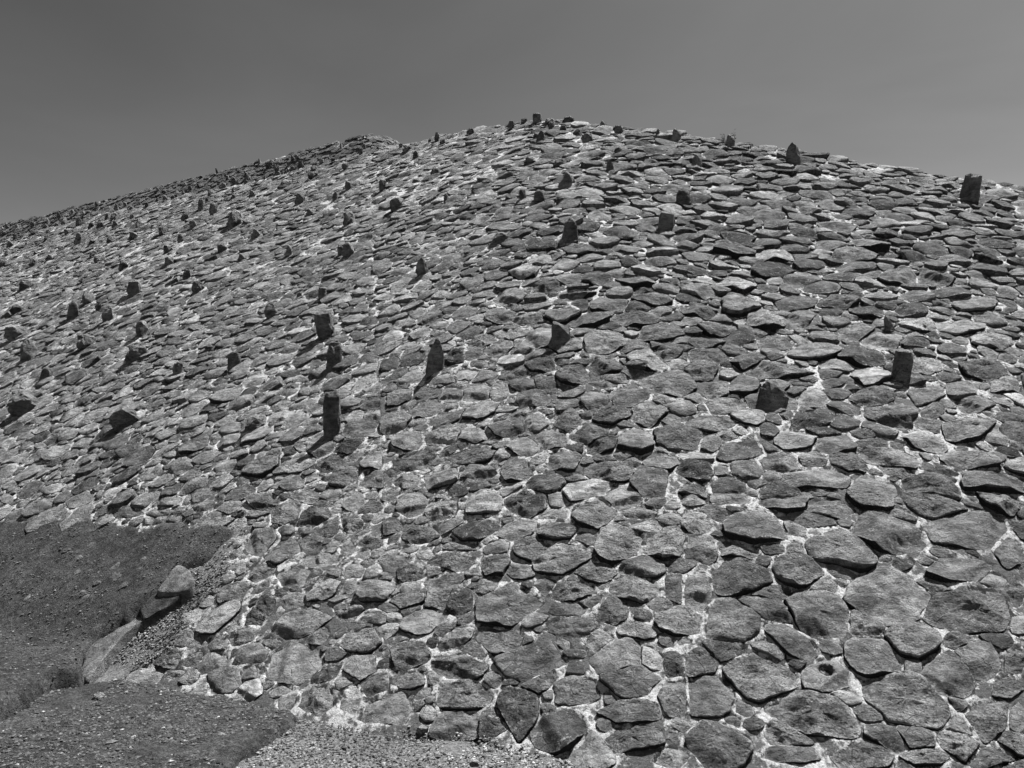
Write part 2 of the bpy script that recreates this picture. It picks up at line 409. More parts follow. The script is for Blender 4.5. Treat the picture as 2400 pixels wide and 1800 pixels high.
crop(1600, 600, 2.765, [
 (870,1460,480,170,0,.26,.2),(1240,1530,340,200,0,.24,.2),(380,1260,340,140,20,.14,.4),(740,1190,290,130,5,.3,.1),(630,1340,270,140,0,.22),(840,1310,190,110,0,.26),(1080,1340,260,110,-20),(1360,1310,420,140,-5,.28),
 (830,1060,470,110,10),(1310,1050,330,110,-20),(1560,1200,300,120,-15),(1850,1120,440,200,15,.24),(1240,1210,250,70),(1850,1330,400,120),(1600,1510,430,200,-10,.16,1),
 (2000,1480,500,220,-10,.2),(300,1510,230,180,0,.15),(640,1560,330,190,-10),(80,1540,170,150),(190,1090,420,110),(560,1130,130,90),(180,1210,130,110,0,.3),(290,970,280,100,5),
 (220,870,210,110,20),(390,840,230,130),(850,920,230,120,5,.34),(975,825,140,70,0,.15),(1000,890,200,80),(1210,920,290,110),(1220,780,270,160,10,.36,.1),(1560,900,290,150,15,.23),(1800,860,180,130),
 (1620,1010,200,100,15),(1900,960,300,120,10),(2080,850,240,120,10),(1580,720,240,120,10),(1940,730,390,150,5,.13,1),(620,740,500,120,-5),(870,620,460,130,10),(1310,550,300,120),
 (1110,490,240,130,15,.26),(760,410,220,100,15),(1000,430,180,80),(730,310,310,110,10),(370,320,290,130,10),(770,150,250,120,5),(590,100,330,110,5),(900,220,270,80),
 (1010,300,290,110,5),(1390,140,270,120),(220,470,250,100),(600,560,260,120,10),(430,680,260,120,20,.13),(120,750,230,130,5),(150,560,240,90),(370,540,180,90,0,.12),(1190,360,220,110,0,.13,1),
 (1280,260,260,80),(1900,310,400,120,5,.27),(1650,140,250,120),(1500,560,220,70),(1740,610,200,110),(2000,560,300,110),(1800,460,360,100)])
crop(800, 600, 2.765, [
 (430,1190,230,150,15,.25),(210,1310,180,180,20,.3),(220,1450,180,170,0,.16),(470,1330,330,130,10,.18),(640,1430,240,140,25,.27),(420,1470,200,100),(860,1290,350,130,10,.16,1),(660,1170,260,140,15),
 (680,1045,250,90,20,.15),(910,1010,250,110,15,.3,.2),(1080,1110,240,140,0,.18),(1260,1090,160,140,0,.32),(1140,1390,220,150,15,.19),(900,1400,230,120),(1440,1330,250,160,0,.2),(1170,1240,200,110),
 (1360,1180,200,140,0,.33),(1470,1060,180,150),(1620,1150,270,170,10,.17),(1740,1040,290,110,10),(1690,1220,240,90,15,.15),(1900,1200,260,180,-10,.28,.2),(1740,1400,330,160,-5,.2),(1990,1480,250,200,0,.15),
 (1590,1510,370,130,10,.5,.4),(2000,1010,240,170,0,.32),(1860,900,250,150),(1640,940,200,130),(1240,930,260,120,5,.2),(880,880,180,150,25),(1030,890,130,120),(710,890,190,100,15,.3),(1180,840,160,110),
 (1330,820,150,110,0,.12,1),(1490,880,180,70,10),(1700,830,170,60),(1500,770,230,130,10,.15,1),(1290,700,210,110,0,.09,1),(1100,670,210,80),(1110,760,180,110),(810,770,160,90),(920,780,190,80,20),(900,700,140,60,0,.2)])

def stone_seeds():
    P, M, T, G, SZ = [], [], [], [], []
    a = np.array([(p[0], p[1]) for p in PLACED]); Q = at(a[:, 0], a[:, 1])
    U, V, N = frame(Q[:, 0], Q[:, 1])
    u0, v0 = project(Q); e = 0.01
    uu, uv = project(Q + U * e); vu, vv = project(Q + V * e)
    for i, p in enumerate(PLACED):
        J = np.array([[uu[i] - u0[i], vu[i] - u0[i]], [uv[i] - v0[i], vv[i] - v0[i]]]) / e
        th = -math.radians(p[4]); R = np.array([[math.cos(th), -math.sin(th)], [math.sin(th), math.cos(th)]])
        Mp = R @ np.diag([(2 / (p[2] * 1.0)) ** 2, (2 / (p[3] * 0.97)) ** 2]) @ R.T
        m = J.T @ Mp @ J
        w, E = np.linalg.eigh(m); w = np.clip(w, (1 / 0.42) ** 2, (1 / 0.035) ** 2); m = (E * w) @ E.T
        P.append(Q[i]); M.append(m); T.append(p[5]); G.append(p[6])
    n_placed = len(P)
    # the rest: dart throwing with elliptic stones, large ones first, chinking stones last
    cell = 0.42; H = {}
    def key(q): return (int(math.floor(q[0] / cell)), int(math.floor(q[1] / cell)))
    for i, q in enumerate(P): H.setdefault(key(q), []).append(i)
    polys = [upper_poly, grit_poly]
    def try_pass(count, lo, hi, sep_, rmax):
        az = RNG.uniform(-math.radians(47), math.radians(46), count)
        r = np.sqrt(RNG.uniform(3.2 ** 2, rmax ** 2, count))
        near = RNG.random(count) < 0.35
        r = np.where(near, np.sqrt(RNG.uniform(3.2 ** 2, min(rmax, 13.0) ** 2, count)), r)
        X, Y = r * np.sin(az), r * np.cos(az)
        f = flank(X, Y); c = crest(X, Y)
        ok = (Y > base_y(X) + 0.10) & (f > -0.15) & (f < c + 0.06)
        for q in polys: ok &= edge_dist(q, X, Y) < -0.02
        X, Y, az = X[ok], Y[ok], az[ok]
        Z = np.minimum(flank(X, Y), crest(X, Y))
        U, V, N = frame(X, Y)
        sd = (X - seam[0, 0]) * seam_n[0] + (Y - seam[0, 1]) * seam_n[1]
        k = np.clip((np.degrees(az) + 8) / 22, 0, 1)
        a0 = 0.158 + 0.072 * k * k * (3 - 2 * k)
        rr = np.clip((np.hypot(X, Y) - 7) / 8, 0, 1); a0 = a0 * (1 - (0.10 + 0.20 * k) * rr)
        mul = np.exp(RNG.uniform(math.log(lo), math.log(hi), len(X)))
        A = a0 * mul; B = A * RNG.uniform(0.60, 0.98, len(X))
        phi = np.radians(RNG.normal(0, 18, len(X)) + np.where(k < 0.4, 7, -2))
        for i in range(len(X)):
            q = np.array([X[i], Y[i], Z[i]])
            c_, s_ = math.cos(phi[i]), math.sin(phi[i])
            ia, ib = 1 / A[i] ** 2, 1 / B[i] ** 2
            m = np.array([[ia * c_ * c_ + ib * s_ * s_, (ia - ib) * c_ * s_], [(ia - ib) * c_ * s_, ia * s_ * s_ + ib * c_ * c_]])
            if abs(sd[i]) < B[i] * 0.45 and 0 < (X[i] - seam[0, 0]) * seam_d[0] + (Y[i] - seam[0, 1]) * seam_d[1] < seam_len: continue
            kx, ky = key(q); good = True
            for gx in (kx - 1, kx, kx + 1):
                for gy in (ky - 1, ky, ky + 1):
                    for j in H.get((gx, gy), ()):
                        d = P[j] - q; du = d @ U[i]; dv = d @ V[i]
                        mj = M[j]
                        d2i = m[0, 0] * du * du + 2 * m[0, 1] * du * dv + m[1, 1] * dv * dv
                        d2j = mj[0, 0] * du * du + 2 * mj[0, 1] * du * dv + mj[1, 1] * dv * dv
                        if 1 / math.sqrt(d2i + 1e-9) + 1 / math.sqrt(d2j + 1e-9) > 1 / sep_: good = False; break
                    if not good: break
                if not good: break
            if good:
                H.setdefault((kx, ky), []).append(len(P)); P.append(q); M.append(m); T.append(None); G.append(None)
    try_pass(40000, 0.95, 1.45, 0.86, 42)
    try_pass(70000, 0.60, 0.95, 0.84, 42)
    try_pass(80000, 0.34, 0.60, 0.82, 30)
    n_big = len(P)
    try_pass(9000, 0.17, 0.32, 0.86, 11)
    return np.array(P), np.array(M), T, G, n_placed, n_big
SP, SM, ST, SG, N_PLACED, N_BIG = stone_seeds()
NS = len(SP)
SU, SV, SN = frame(SP[:, 0], SP[:, 1])
DIST = np.linalg.norm(SP - np.array([0, 0, EYE]), axis=1)
AZ = np.degrees(np.arctan2(SP[:, 0], SP[:, 1]))
EV, EE = np.linalg.eigh(SM)
SA = np.einsum('nij,nj,nkj->nik', EE, 1 / np.sqrt(EV), EE)      # M^-1/2: unit circle -> ellipse
SB, SL = 1 / np.sqrt(EV[:, 1]), 1 / np.sqrt(EV[:, 0])             # half minor, half major axis

def halfplanes(K=12):
    """bisectors between neighbouring stones, in each stone's (along, up) coordinates"""
    nrm = np.zeros((NS, K + 1, 2)); dd = np.full((NS, K + 1), 1e3)
    cell = 0.9; H = {}
    kk = np.floor(SP[:, :2] / cell).astype(int)
    for i in range(NS): H.setdefault((kk[i, 0], kk[i, 1]), []).append(i)
    near_lists = {c: np.array([j for gx in (-1, 0, 1) for gy in (-1, 0, 1) for j in H.get((c[0] + gx, c[1] + gy), ())]) for c in H}
    seam_s = (SP[:, :2] - seam[0, :2]) @ seam_d; seam_o = (SP[:, :2] - seam[0, :2]) @ seam_n
    for c, mem in H.items():
        J = near_lists[c]; mem = np.array(mem)
        D = SP[J][None] - SP[mem][:, None]
        du = np.einsum('ijk,ik->ij', D, SU[mem]); dv = np.einsum('ijk,ik->ij', D, SV[mem])
        q = lambda m: np.sqrt(m[..., 0, 0] * du * du + 2 * m[..., 0, 1] * du * dv + m[..., 1, 1] * dv * dv) + 1e-9
        L = np.hypot(du, dv) + 1e-12
        ei = L / q(SM[mem][:, None]); ej = L / q(SM[J][None])
        gap = L / (ei + ej); gap[J[None, :] == mem[:, None]] = 1e9
        o = np.argsort(gap, axis=1)[:, :K]
        r = np.arange(len(mem))[:, None]
        Mm = 0.5 * (SM[mem][:, None] + SM[J][o])
        u, v = du[r, o], dv[r, o]
        nx = Mm[..., 0, 0] * u + Mm[..., 0, 1] * v; ny = Mm[..., 0, 1] * u + Mm[..., 1, 1] * v
        nl = np.hypot(nx, ny) + 1e-12; nx /= nl; ny /= nl
        t = ei[r, o] / (ei[r, o] + ej[r, o])
        d = t * (nx * u + ny * v)
        k = d.shape[1]
        ok = gap[r, o] < 2.2
        nrm[mem, :k, 0] = np.where(ok, nx, 0); nrm[mem, :k, 1] = np.where(ok, ny, 0); dd[mem, :k] = np.where(ok, d, 1e3)
    use = (np.abs(seam_o) < 0.5) & (seam_s > -0.1) & (seam_s < seam_len)
    sg = np.where(seam_o > 0, -1.0, 1.0)
    n3 = np.stack([seam_n[0] * sg, seam_n[1] * sg, 0 * sg], -1)
    nrm[use, K, 0] = (n3 * SU).sum(-1)[use]; nrm[use, K, 1] = (n3 * SV).sum(-1)[use]
    l = np.linalg.norm(nrm[:, K], axis=1) + 1e-9; nrm[use, K] /= l[use, None]
    dd[use, K] = np.maximum(np.abs(seam_o)[use] / l[use] + 0.016 + RNG.normal(0, 0.016, NS)[use], 0.02)
    return nrm, dd
HN, HD = halfplanes()
JOINT = 0.0015 + np.abs(RNG.normal(0, 0.0035, NS))
JOINT = np.where(np.arange(NS) >= N_BIG, 0.003, JOINT)
HD = np.maximum(HD - JOINT[:, None], np.minimum(0.35 * SB, 0.03)[:, None])
PW = RNG.uniform(16, 60, NS)
CAP = RNG.uniform(1.22, 1.55, NS); CAP[:N_PLACED] = RNG.uniform(1.12, 1.24, N_PLACED)
SQN = RNG.uniform(2.6, 6.5, NS)                          # how square the outline is
SQR = RNG.normal(0, 0.35, NS)
XA = RNG.uniform(0, 2 * math.pi, (NS, 4)); XD = RNG.uniform(0.76, 1.10, (NS, 4))   # broken corners
OUT_SEED = RNG.uniform(0, 1000, NS)

def gauge(idx, d):
    """how far out of stone idx direction/point d lies (1 on its outline); idx (n,), d (n, m, 2)"""
    s = np.einsum('nmk,njk->nmj', d, HN[idx]) / HD[idx][:, None, :]
    s = np.maximum(s, 0)
    y = np.einsum('nji,nmj->nmi', EE[idx], d) * np.sqrt(EV[idx])[:, None, :]
    cr, sr = np.cos(SQR[idx])[:, None], np.sin(SQR[idx])[:, None]
    ya, yb = np.abs(y[..., 0] * cr - y[..., 1] * sr), np.abs(y[..., 0] * sr + y[..., 1] * cr)
    n_ = SQN[idx][:, None]
    q = (ya ** n_ + yb ** n_) ** (1 / n_) / CAP[idx][:, None]
    xs_ = np.maximum(np.cos(XA[idx])[:, None] * y[..., :1] + np.sin(XA[idx])[:, None] * y[..., 1:], 0) / (XD[idx] * CAP[idx][:, None])[:, None]
    p = PW[idx][:, None]
    g = ((s ** p[..., None]).sum(-1) + q ** p + (xs_ ** p[..., None]).sum(-1)) ** (1 / p)
    ang = np.arctan2(d[..., 1], d[..., 0])
    sx = OUT_SEED[idx][:, None]
    w = vnoise(np.stack([np.cos(ang) * 1.7 + sx, np.sin(ang) * 1.7 + sx * 0.37, sx + 0 * ang], -1), 5)
    w2 = vnoise(np.stack([np.cos(ang) * 4.5 + sx, np.sin(ang) * 4.5 + sx * 0.37, sx + 0 * ang], -1), 6)
    w3 = vnoise(np.stack([np.cos(ang) * 11 + sx, np.sin(ang) * 11 + sx * 0.37, sx + 0 * ang], -1), 8)
    return g * (1 + 0.06 * np.abs(w) + 0.045 * w2 + 0.025 * w3)

# proudness, tilt, tone, roughness of every stone
kright = np.clip((AZ + 6) / 20, 0, 1); kup = np.clip((SP[:, 2] - 1.0) / 4.0, 0, 1)
H0 = RNG.uniform(0.007, 0.028, NS) + 0.008 * kright + 0.013 * kright * kup
H0 *= np.clip(SB / 0.11, 0.45, 1.5)
TAU = RNG.normal(0.055, 0.085, NS) + RNG.normal(0, 0.09, NS) * kright * kup + 0.085 * kright * kup + 0.02 * kup
FD = RNG.uniform(0, 2 * math.pi, (NS, 3)); FM = RNG.uniform(0.12, 0.65, (NS, 3)); FC = RNG.uniform(0.08, 0.8, (NS, 3))   # broken facets
TAUX = RNG.normal(0, 0.08, NS)
TONE = np.clip(RNG.normal(0.225, 0.085, NS) + 0.045 * (1 - kright), 0.08, 0.48)
TONE = np.where(RNG.random(NS) < 0.07, RNG.uniform(0.36, 0.5, NS), TONE)
GRAIN = np.clip(RNG.normal(0.70, 0.28, NS), 0.1, 1.1)
for i in range(N_PLACED):
    TONE[i] = ST[i] if ST[i] is not None else TONE[i]
    GRAIN[i] = SG[i] if SG[i] is not None else GRAIN[i]
TONE[N_BIG:] = np.clip(RNG.normal(0.2, 0.07, NS - N_BIG), 0.07, 0.4)
TONE[:N_BIG] *= 0.96
dark_run = RNG.random(NS) < 0.06 + 0.05 * kright * kup
TONE = np.where(dark_run & (np.arange(NS) >= N_PLACED), TONE * 0.55, TONE)

def stone_verts(idx, NA, rings, world=True):
    """rings: (rho, drop, skirt) from the middle outwards"""
    n = len(idx)
    th = np.arange(NA) * 2 * math.pi / NA + RNG.uniform(0, 1, (n, 1))
    d = np.einsum('nij,nmj->nmi', SA[idx], np.stack([np.cos(th), np.sin(th)], -1))
    g = gauge(idx, d)
    rim = d / g[..., None]
    size = np.sqrt(SB[idx] * SL[idx])
    bev = np.clip(RNG.normal(0.36, 0.18, n), 0.08, 0.9) * np.clip(H0[idx], 0.012, 0.06)
    lo = np.clip(size * 0.5, 0.03, 0.09)
    out, cen = [], None
    for (rho, drop, base) in rings:
        p = rim * rho
        w = H0[idx][:, None] - TAU[idx][:, None] * p[..., 1] + TAUX[idx][:, None] * p[..., 0] - drop * bev[:, None]
        w = np.maximum(w, -0.012)
        Pw = SP[idx][:, None] + p[..., :1] * SU[idx][:, None] + p[..., 1:] * SV[idx][:, None]
        for k3 in range(3):
            w = np.minimum(w, np.maximum(H0[idx][:, None] + (FC[idx, k3] * size)[:, None] * 0.35 - FM[idx, k3][:, None] * (p[..., 0] * np.cos(FD[idx, k3])[:, None] + p[..., 1] * np.sin(FD[idx, k3])[:, None]), -0.01))
        fq = 1 / np.maximum(size, 0.05)[:, None, None]
        rel = Pw * fq + OUT_SEED[idx][:, None, None]
        nz = fbm(rel * np.array([2.2, 2.6, 3.6]), 5 if NA > 30 else 3, 31, 0.62)
        st = np.floor((fbm(rel * 1.7, 2, 37) * 0.7 + 0.5) * 4) / 4 - 0.4
        amp = size[:, None] * (0.03 + 0.13 * GRAIN[idx][:, None])
        k = max(0.0, 1 - base)
        w = np.where(base < 1, w + k * amp * (nz * 1.05 + st * 0.85) * (0.55 + 0.45 * (1 - rho)), -lo[:, None] + 0 * w)
        jit = fbm(rel * 5.0, 2, 43) * size[:, None] * 0.05 * (1 if rho > 0.2 else 0)
        p2 = p * (1 + jit / (np.linalg.norm(p, axis=-1) + 1e-6))[..., None] if rho > 0.2 else p
        Pw = SP[idx][:, None] + p2[..., :1] * SU[idx][:, None] + p2[..., 1:] * SV[idx][:, None] + w[..., None] * SN[idx][:, None]
        out.append(Pw if rho > 0 else Pw.mean(1, keepdims=True))
    return np.concatenate(out, 1)
def stone_faces(NA, nr):
    """vertex 0 is the middle, then nr rings of NA"""
    a = np.arange(NA); b = (a + 1) % NA
    tri = np.stack([np.zeros_like(a), 1 + a, 1 + b], -1)
    quads = [np.stack([1 + k * NA + a, 1 + (k + 1) * NA + a, 1 + (k + 1) * NA + b, 1 + k * NA + b], -1) for k in range(nr - 1)]
    return tri, np.concatenate(quads)
R_FINE = [(0, 0, 0), (.14, 0, 0), (.28, 0, 0), (.41, 0, 0), (.53, 0, 0), (.64, 0, 0), (.74, .03, 0), (.83, .03, 0), (.91, .10, 0), (.97, .35, .03), (1.0, 1.0, .25), (1.012, 2.0, .6), (1.0, 3, 1)]
def ring_edge(NA, rings):
    return np.concatenate([np.full(1 if r == 0 else NA, (2.0 if b >= 0.6 else np.clip((r - 0.7) / 0.3, 0, 1))) for r, _, b in rings])
R_MID = [(0, 0, 0), (.4, 0, 0), (.72, .05, 0), (.90, .3, 0), (1.0, 1.0, .3), (1.0, 3, 1)]
R_FAR = [(0, 0, 0), (.55, 0, 0), (.90, .3, 0), (1.0, 1.2, .3), (1.0, 3, 1)]

xs, ys = project(SP)
inview = (xs > -60) & (xs < 2460) & (ys > 150) & (ys < 1860)
area = SB * SL / DIST ** 2 * np.abs((SN * (np.array([0, 0, EYE]) - SP) / DIST[:, None]).sum(-1)) * FPX ** 2
order = np.argsort(-(area * inview))
single = order[:300]
is_single = np.zeros(NS, bool); is_single[single] = True

# a pit in the pierced stone low on the right
hole_c = at(1937, 1572)[0]
NAf, nrf = 48, len(R_FINE) - 1
ed_f = ring_edge(NAf, R_FINE)
tri, qd = stone_faces(NAf, nrf)
VF = stone_verts(single, NAf, R_FINE)
for k, i in enumerate(single):
    v = VF[k]
    rel = v - hole_c; dn = rel @ SN[i]; pl = np.linalg.norm(rel - dn[:, None] * SN[i], axis=1)
    if pl.min() < 0.1 and abs(project(SP[i])[0] - 1937) < 45 and abs(project(SP[i])[1] - 1585) < 45:
        v = v - SN[i] * (0.11 * np.exp(-(pl / 0.034) ** 4))[:, None]
    me = mesh_from("stone", v - SP[i], [tri, qd], [M_STONE], TONE[i], True, None, {"grain": GRAIN[i], "edge": ed_f})
    me.set_sharp_from_angle(angle=math.radians(36))
    link("stone", me, pyramid, SP[i] - PYO)
# all further stones, joined
Vs, Fs3, Fs4, Tn, Gn, En, off = [], [], [], [], [], [], 0
for sel, NA, rings in ((~is_single & (DIST < 8.5), 18, R_MID), (~is_single & (DIST >= 8.5), 11, R_FAR)):
    idx = np.nonzero(sel)[0]
    if not len(idx): continue
    V = stone_verts(idx, NA, rings); m = V.shape[1]
    tr, q = stone_faces(NA, len(rings) - 1)
    o = off + np.arange(len(idx))[:, None, None] * m
    Vs.append(V.reshape(-1, 3)); Fs3.append((tr[None] + o).reshape(-1, 3)); Fs4.append((q[None] + o).reshape(-1, 4))
    Tn.append(np.repeat(TONE[idx], m)); Gn.append(np.repeat(GRAIN[idx], m)); En.append(np.tile(ring_edge(NA, rings), len(idx))); off += len(idx) * m
me = mesh_from("facing_stones", np.concatenate(Vs) - PYO, [np.concatenate(Fs3), np.concatenate(Fs4)], [M_STONE], np.concatenate(Tn), True, None, {"grain": np.concatenate(Gn), "edge": np.concatenate(En)})
me.set_sharp_from_angle(angle=math.radians(36))
link("facing_stones", me, pyramid, kind="stuff")

# mortar bed between the stones
def mortar_bed():
    naz, step = 720, 0.0029
    az = np.radians(np.linspace(-52, 52, naz)); az = az
    r = np.exp(np.arange(math.log(3.0), math.log(46), step)); nr = len(r)
    A, R = np.meshgrid(az, r); X, Y = R * np.sin(A), R * np.cos(A)
    F = flank(X, Y); Z = np.minimum(F, crest(X, Y))
    rim = np.full((nr, naz), 9.0, np.float32)
    ir = np.round((np.log(np.hypot(SP[:, 0], SP[:, 1])) - math.log(3.0)) / step).astype(int)
    ia = np.round((np.arctan2(SP[:, 0], SP[:, 1]) - az[0]) / (az[1] - az[0])).astype(int)
    Pg = np.stack([X, Y, Z], -1)
    for i in range(NS):
        if DIST[i] > 14: continue
        rr = SL[i] * 1.35 + 0.06; hr = int(rr / (np.hypot(*SP[i, :2]) * step)) + 1; ha = int(rr / (np.hypot(*SP[i, :2]) * (az[1] - az[0]))) + 1
        a0, a1, b0, b1 = max(ir[i] - hr, 0), min(ir[i] + hr + 1, nr), max(ia[i] - ha, 0), min(ia[i] + ha + 1, naz)
        if a0 >= a1 or b0 >= b1: continue
        D = (Pg[a0:a1, b0:b1] - SP[i]).reshape(-1, 3)
        d = np.stack([D @ SU[i], D @ SV[i]], -1)
        s = np.maximum((d @ HN[i].T) / HD[i], 0).max(1)
        y = (d @ EE[i]) * np.sqrt(EV[i])
        ya, yb = np.abs(y[:, 0] * math.cos(SQR[i]) - y[:, 1] * math.sin(SQR[i])), np.abs(y[:, 0] * math.sin(SQR[i]) + y[:, 1] * math.cos(SQR[i]))
        s = np.maximum(s, (ya ** SQN[i] + yb ** SQN[i]) ** (1 / SQN[i]) / CAP[i])
        s = np.maximum(s, ((np.cos(XA[i]) * y[:, :1] + np.sin(XA[i]) * y[:, 1:]) / (XD[i] * CAP[i])).max(1))
        dist = (np.linalg.norm(d, axis=1) * (1 - 1 / np.maximum(s, 1e-3))).reshape(a1 - a0, b1 - b0)
        rim[a0:a1, b0:b1] = np.minimum(rim[a0:a1, b0:b1], dist)
    Q = np.stack([X, Y, Z], -1)
    n1 = fbm(Q * 2.3, 3, 51); n2 = fbm(Q * 14, 3, 52)
    fil = np.clip(1 - np.maximum(rim, 0) / 0.035, 0, 1) ** 2
    under = np.clip(-rim / 0.04, 0, 1)
    n0 = fbm(Q * 0.85, 3, 50)
    w = -0.003 + 0.016 * n0 + 0.010 * n1 + 0.008 * n2 + 0.003 * fil - 0.03 * under - 0.010 * np.clip((R - 9) / 6, 0, 1)
    Q[..., 2] += w * 1.25
    keep2 = (Y > base_y(X) - 0.25) & (F < crest(X, Y) + 2.2)
    fk = keep2[:-1, :-1] & keep2[1:, 1:] & keep2[:-1, 1:] & keep2[1:, :-1]
    q = grid_faces(nr, naz).reshape(nr - 1, naz - 1, 4)[fk]
    used = np.unique(q); remap = np.full(nr * naz, -1); remap[used] = np.arange(len(used))
    me = mesh_from("mortar_bed", (Q.reshape(-1, 3) - PYO)[used], [remap[q][:, ::-1]], [M_MORTAR], None, True, None, {"rim": fil.reshape(-1)[used]})
    link("mortar_bed", me, pyramid)
mortar_bed()

# ------------------------------------------------------------------ projecting stones
def rock_mesh(name, seed, taper=0.6, depth=0.7, top=0.3, rough=0.12, NA=14, mat=None, bend=0.0, wedge=0.0, rows=10):
    """a broken block standing on z = 0 with a root below it: unit width, unit height, flat fracture faces"""
    rg = np.random.default_rng(seed)
    pts = []
    for z, n in ((-0.35, 6), (0.0, 6), (0.30, 6), (0.62, 6), (1 - top * 0.5, 5), (1.0, 3)):
        zz = max(z, 0); s = 1 - (1 - taper) * zz ** 1.2
        if z >= 1.0: s *= 0.55
        if z < 0: s *= 0.8
        for k in range(n):
            a = (k + rg.uniform(-.38, .38)) * 2 * math.pi / n; r = 0.5 * s * rg.uniform(0.72, 1.18)
            sq = min(1 / max(abs(math.cos(a)), 1e-3), 1 / max(abs(math.sin(a)), 1e-3)) ** 0.4
            pts.append((r * sq * math.cos(a) + bend * zz * zz, depth * r * sq * math.sin(a), z + rg.uniform(-.05, .05) * (z > 0) - wedge * r * math.cos(a) * (z > .5)))
    bm = bmesh.new()
    vs0 = [bm.verts.new(p) for p in pts]
    g = bmesh.ops.convex_hull(bm, input=vs0)
    bmesh.ops.delete(bm, geom=[v for v in bm.verts if not v.link_faces], context='VERTS')
    bmesh.ops.subdivide_edges(bm, edges=bm.edges[:], cuts=3, use_grid_fill=True)
    bm.normal_update()
    P = np.array([v.co[:] for v in bm.verts]); Nn = np.array([v.normal[:] for v in bm.verts])
    nz = fbm(P * 2.6 + seed * 7.1, 4, seed, 0.6); st = np.floor((fbm(P * 2.2 + seed, 2, seed + 9) * 0.7 + 0.5) * 4) / 4 - 0.4
    P = P + Nn * (rough * (0.75 * nz + 0.8 * st))[:, None]
    m = P[:, 2] > 0
    P[:, 0] /= np.ptp(P[m, 0]); P[:, 2] = np.where(P[:, 2] > 0, P[:, 2] / P[:, 2].max(), P[:, 2])
    for v, p in zip(bm.verts, P): v.co = p
    me = bpy.data.meshes.new(name); bm.to_mesh(me); bm.free()
    me.materials.append(mat or M_DARK)
    me.polygons.foreach_set("use_smooth", np.ones(len(me.polygons), bool))
    for nm, val in (("tone", rg.uniform(0.24, 0.37)), ("grain", rg.uniform(0.35, 1.0)), ("edge", 0.0)):
        me.attributes.new(nm, 'FLOAT', 'POINT').data.foreach_set("value", np.full(len(me.vertices), val, np.float32))
    me.set_sharp_from_angle(angle=math.radians(24))
    return me
ROCKS = dict(
    slab=[rock_mesh("upright_stone", 1, .72, .55, .25), rock_mesh("upright_stone", 2, .8, .6, .2, bend=.08), rock_mesh("upright_stone", 3, .62, .5, .3, wedge=.3)],
    point=[rock_mesh("pointed_stone", 4, .30, .6, .35), rock_mesh("pointed_stone", 5, .38, .55, .3, bend=-.1), rock_mesh("pointed_stone", 6, .45, .7, .4, wedge=.4)],
    lump=[rock_mesh("lumpy_stone", 7, .75, .8, .5, .16), rock_mesh("lumpy_stone", 8, .65, .9, .5, .18, wedge=-.25), rock_mesh("lumpy_stone", 9, .8, .8, .4, .14, bend=.1)],
    post=[rock_mesh("post_stone", 10, .88, .8, .12, .06), rock_mesh("post_stone", 12, .82, .9, .15, .07)],
    lens=[rock_mesh("lens_stone", 13, .55, .5, .55, .08)])
UPRIGHT = []
def proj(x0, y0, s, items):
    for it in items:
        x, y, w, h = it[:4]
        UPRIGHT.append((x0 + x / s, y0 + y / s, w / s, h / s, it[4] if len(it) > 4 else None, it[5] if len(it) > 5 else 0, it[6] if len(it) > 6 else None))
proj(0, 250, 2.765, [
 (510,775,38,60,'slab'),(590,785,40,40),(650,785,45,45,'lump'),(693,728,30,40),(740,730,50,50,'lump'),(748,778,40,45),(900,768,45,45,'point'),(850,672,35,35),(952,648,28,35),(855,720,28,32),
 (1072,578,35,30),(1120,585,25,25),(1365,568,45,32),(1450,510,40,40),(1515,552,35,38,'point'),(1513,590,32,30),(1300,668,40,80,'post'),(1340,612,22,30),(1385,688,55,70,'slab'),(1638,582,48,48,'point'),
 (1610,470,40,50,'point'),(1600,498,35,28),(1845,505,60,35,'lump'),(1895,410,40,40),(1715,415,20,25),(1803,395,22,28),(1832,385,25,25),(1850,355,20,22),(2035,415,50,40,'lump'),(2028,455,70,42,'lump'),
 (2085,368,35,38),(2040,362,35,25),(2160,320,30,25),(1950,618,75,70,'point',8),(2170,602,40,58,'slab'),(2008,698,45,45,'point'),
 (1528,765,110,105,'lump',8,'wide dark jagged projecting stone on the left face'),(1250,785,50,58,'post'),(1197,728,48,45,'lump'),(1170,870,42,50,'slab'),(1060,825,70,55,'lump'),(870,850,60,50,'point',12),
 (505,885,45,75,'post'),(440,820,45,30),(305,862,40,40,'point'),(225,822,45,25),(312,818,30,25),(410,740,25,30),(370,735,30,25),(715,872,50,40),(600,885,45,30),(1085,940,55,48),(605,970,48,45,'lump'),
 (635,1002,55,35),(325,992,48,40),(235,950,32,25),(215,1025,45,45,'lump'),(180,895,40,25),(70,905,40,42,'point',10),(100,852,30,32),(50,960,38,40,'point',8),(20,1032,55,45),(1440,930,70,52,'post'),
 (1660,848,62,65,'point'),(1565,992,48,48,'point'),(1875,958,52,75,'point'),(1100,1018,65,55,'lump'),(800,1048,65,55,'point'),(1210,1108,52,70,'lump'),(1285,1198,90,78,'slab',6),
 (875,1205,105,90,'lump',0,'craggy black projecting lump on the left face'),(160,1180,65,60),(2088,1240,60,85,'slab'),(1940,1225,40,35,'lump'),(2205,960,40,70,'slab')])
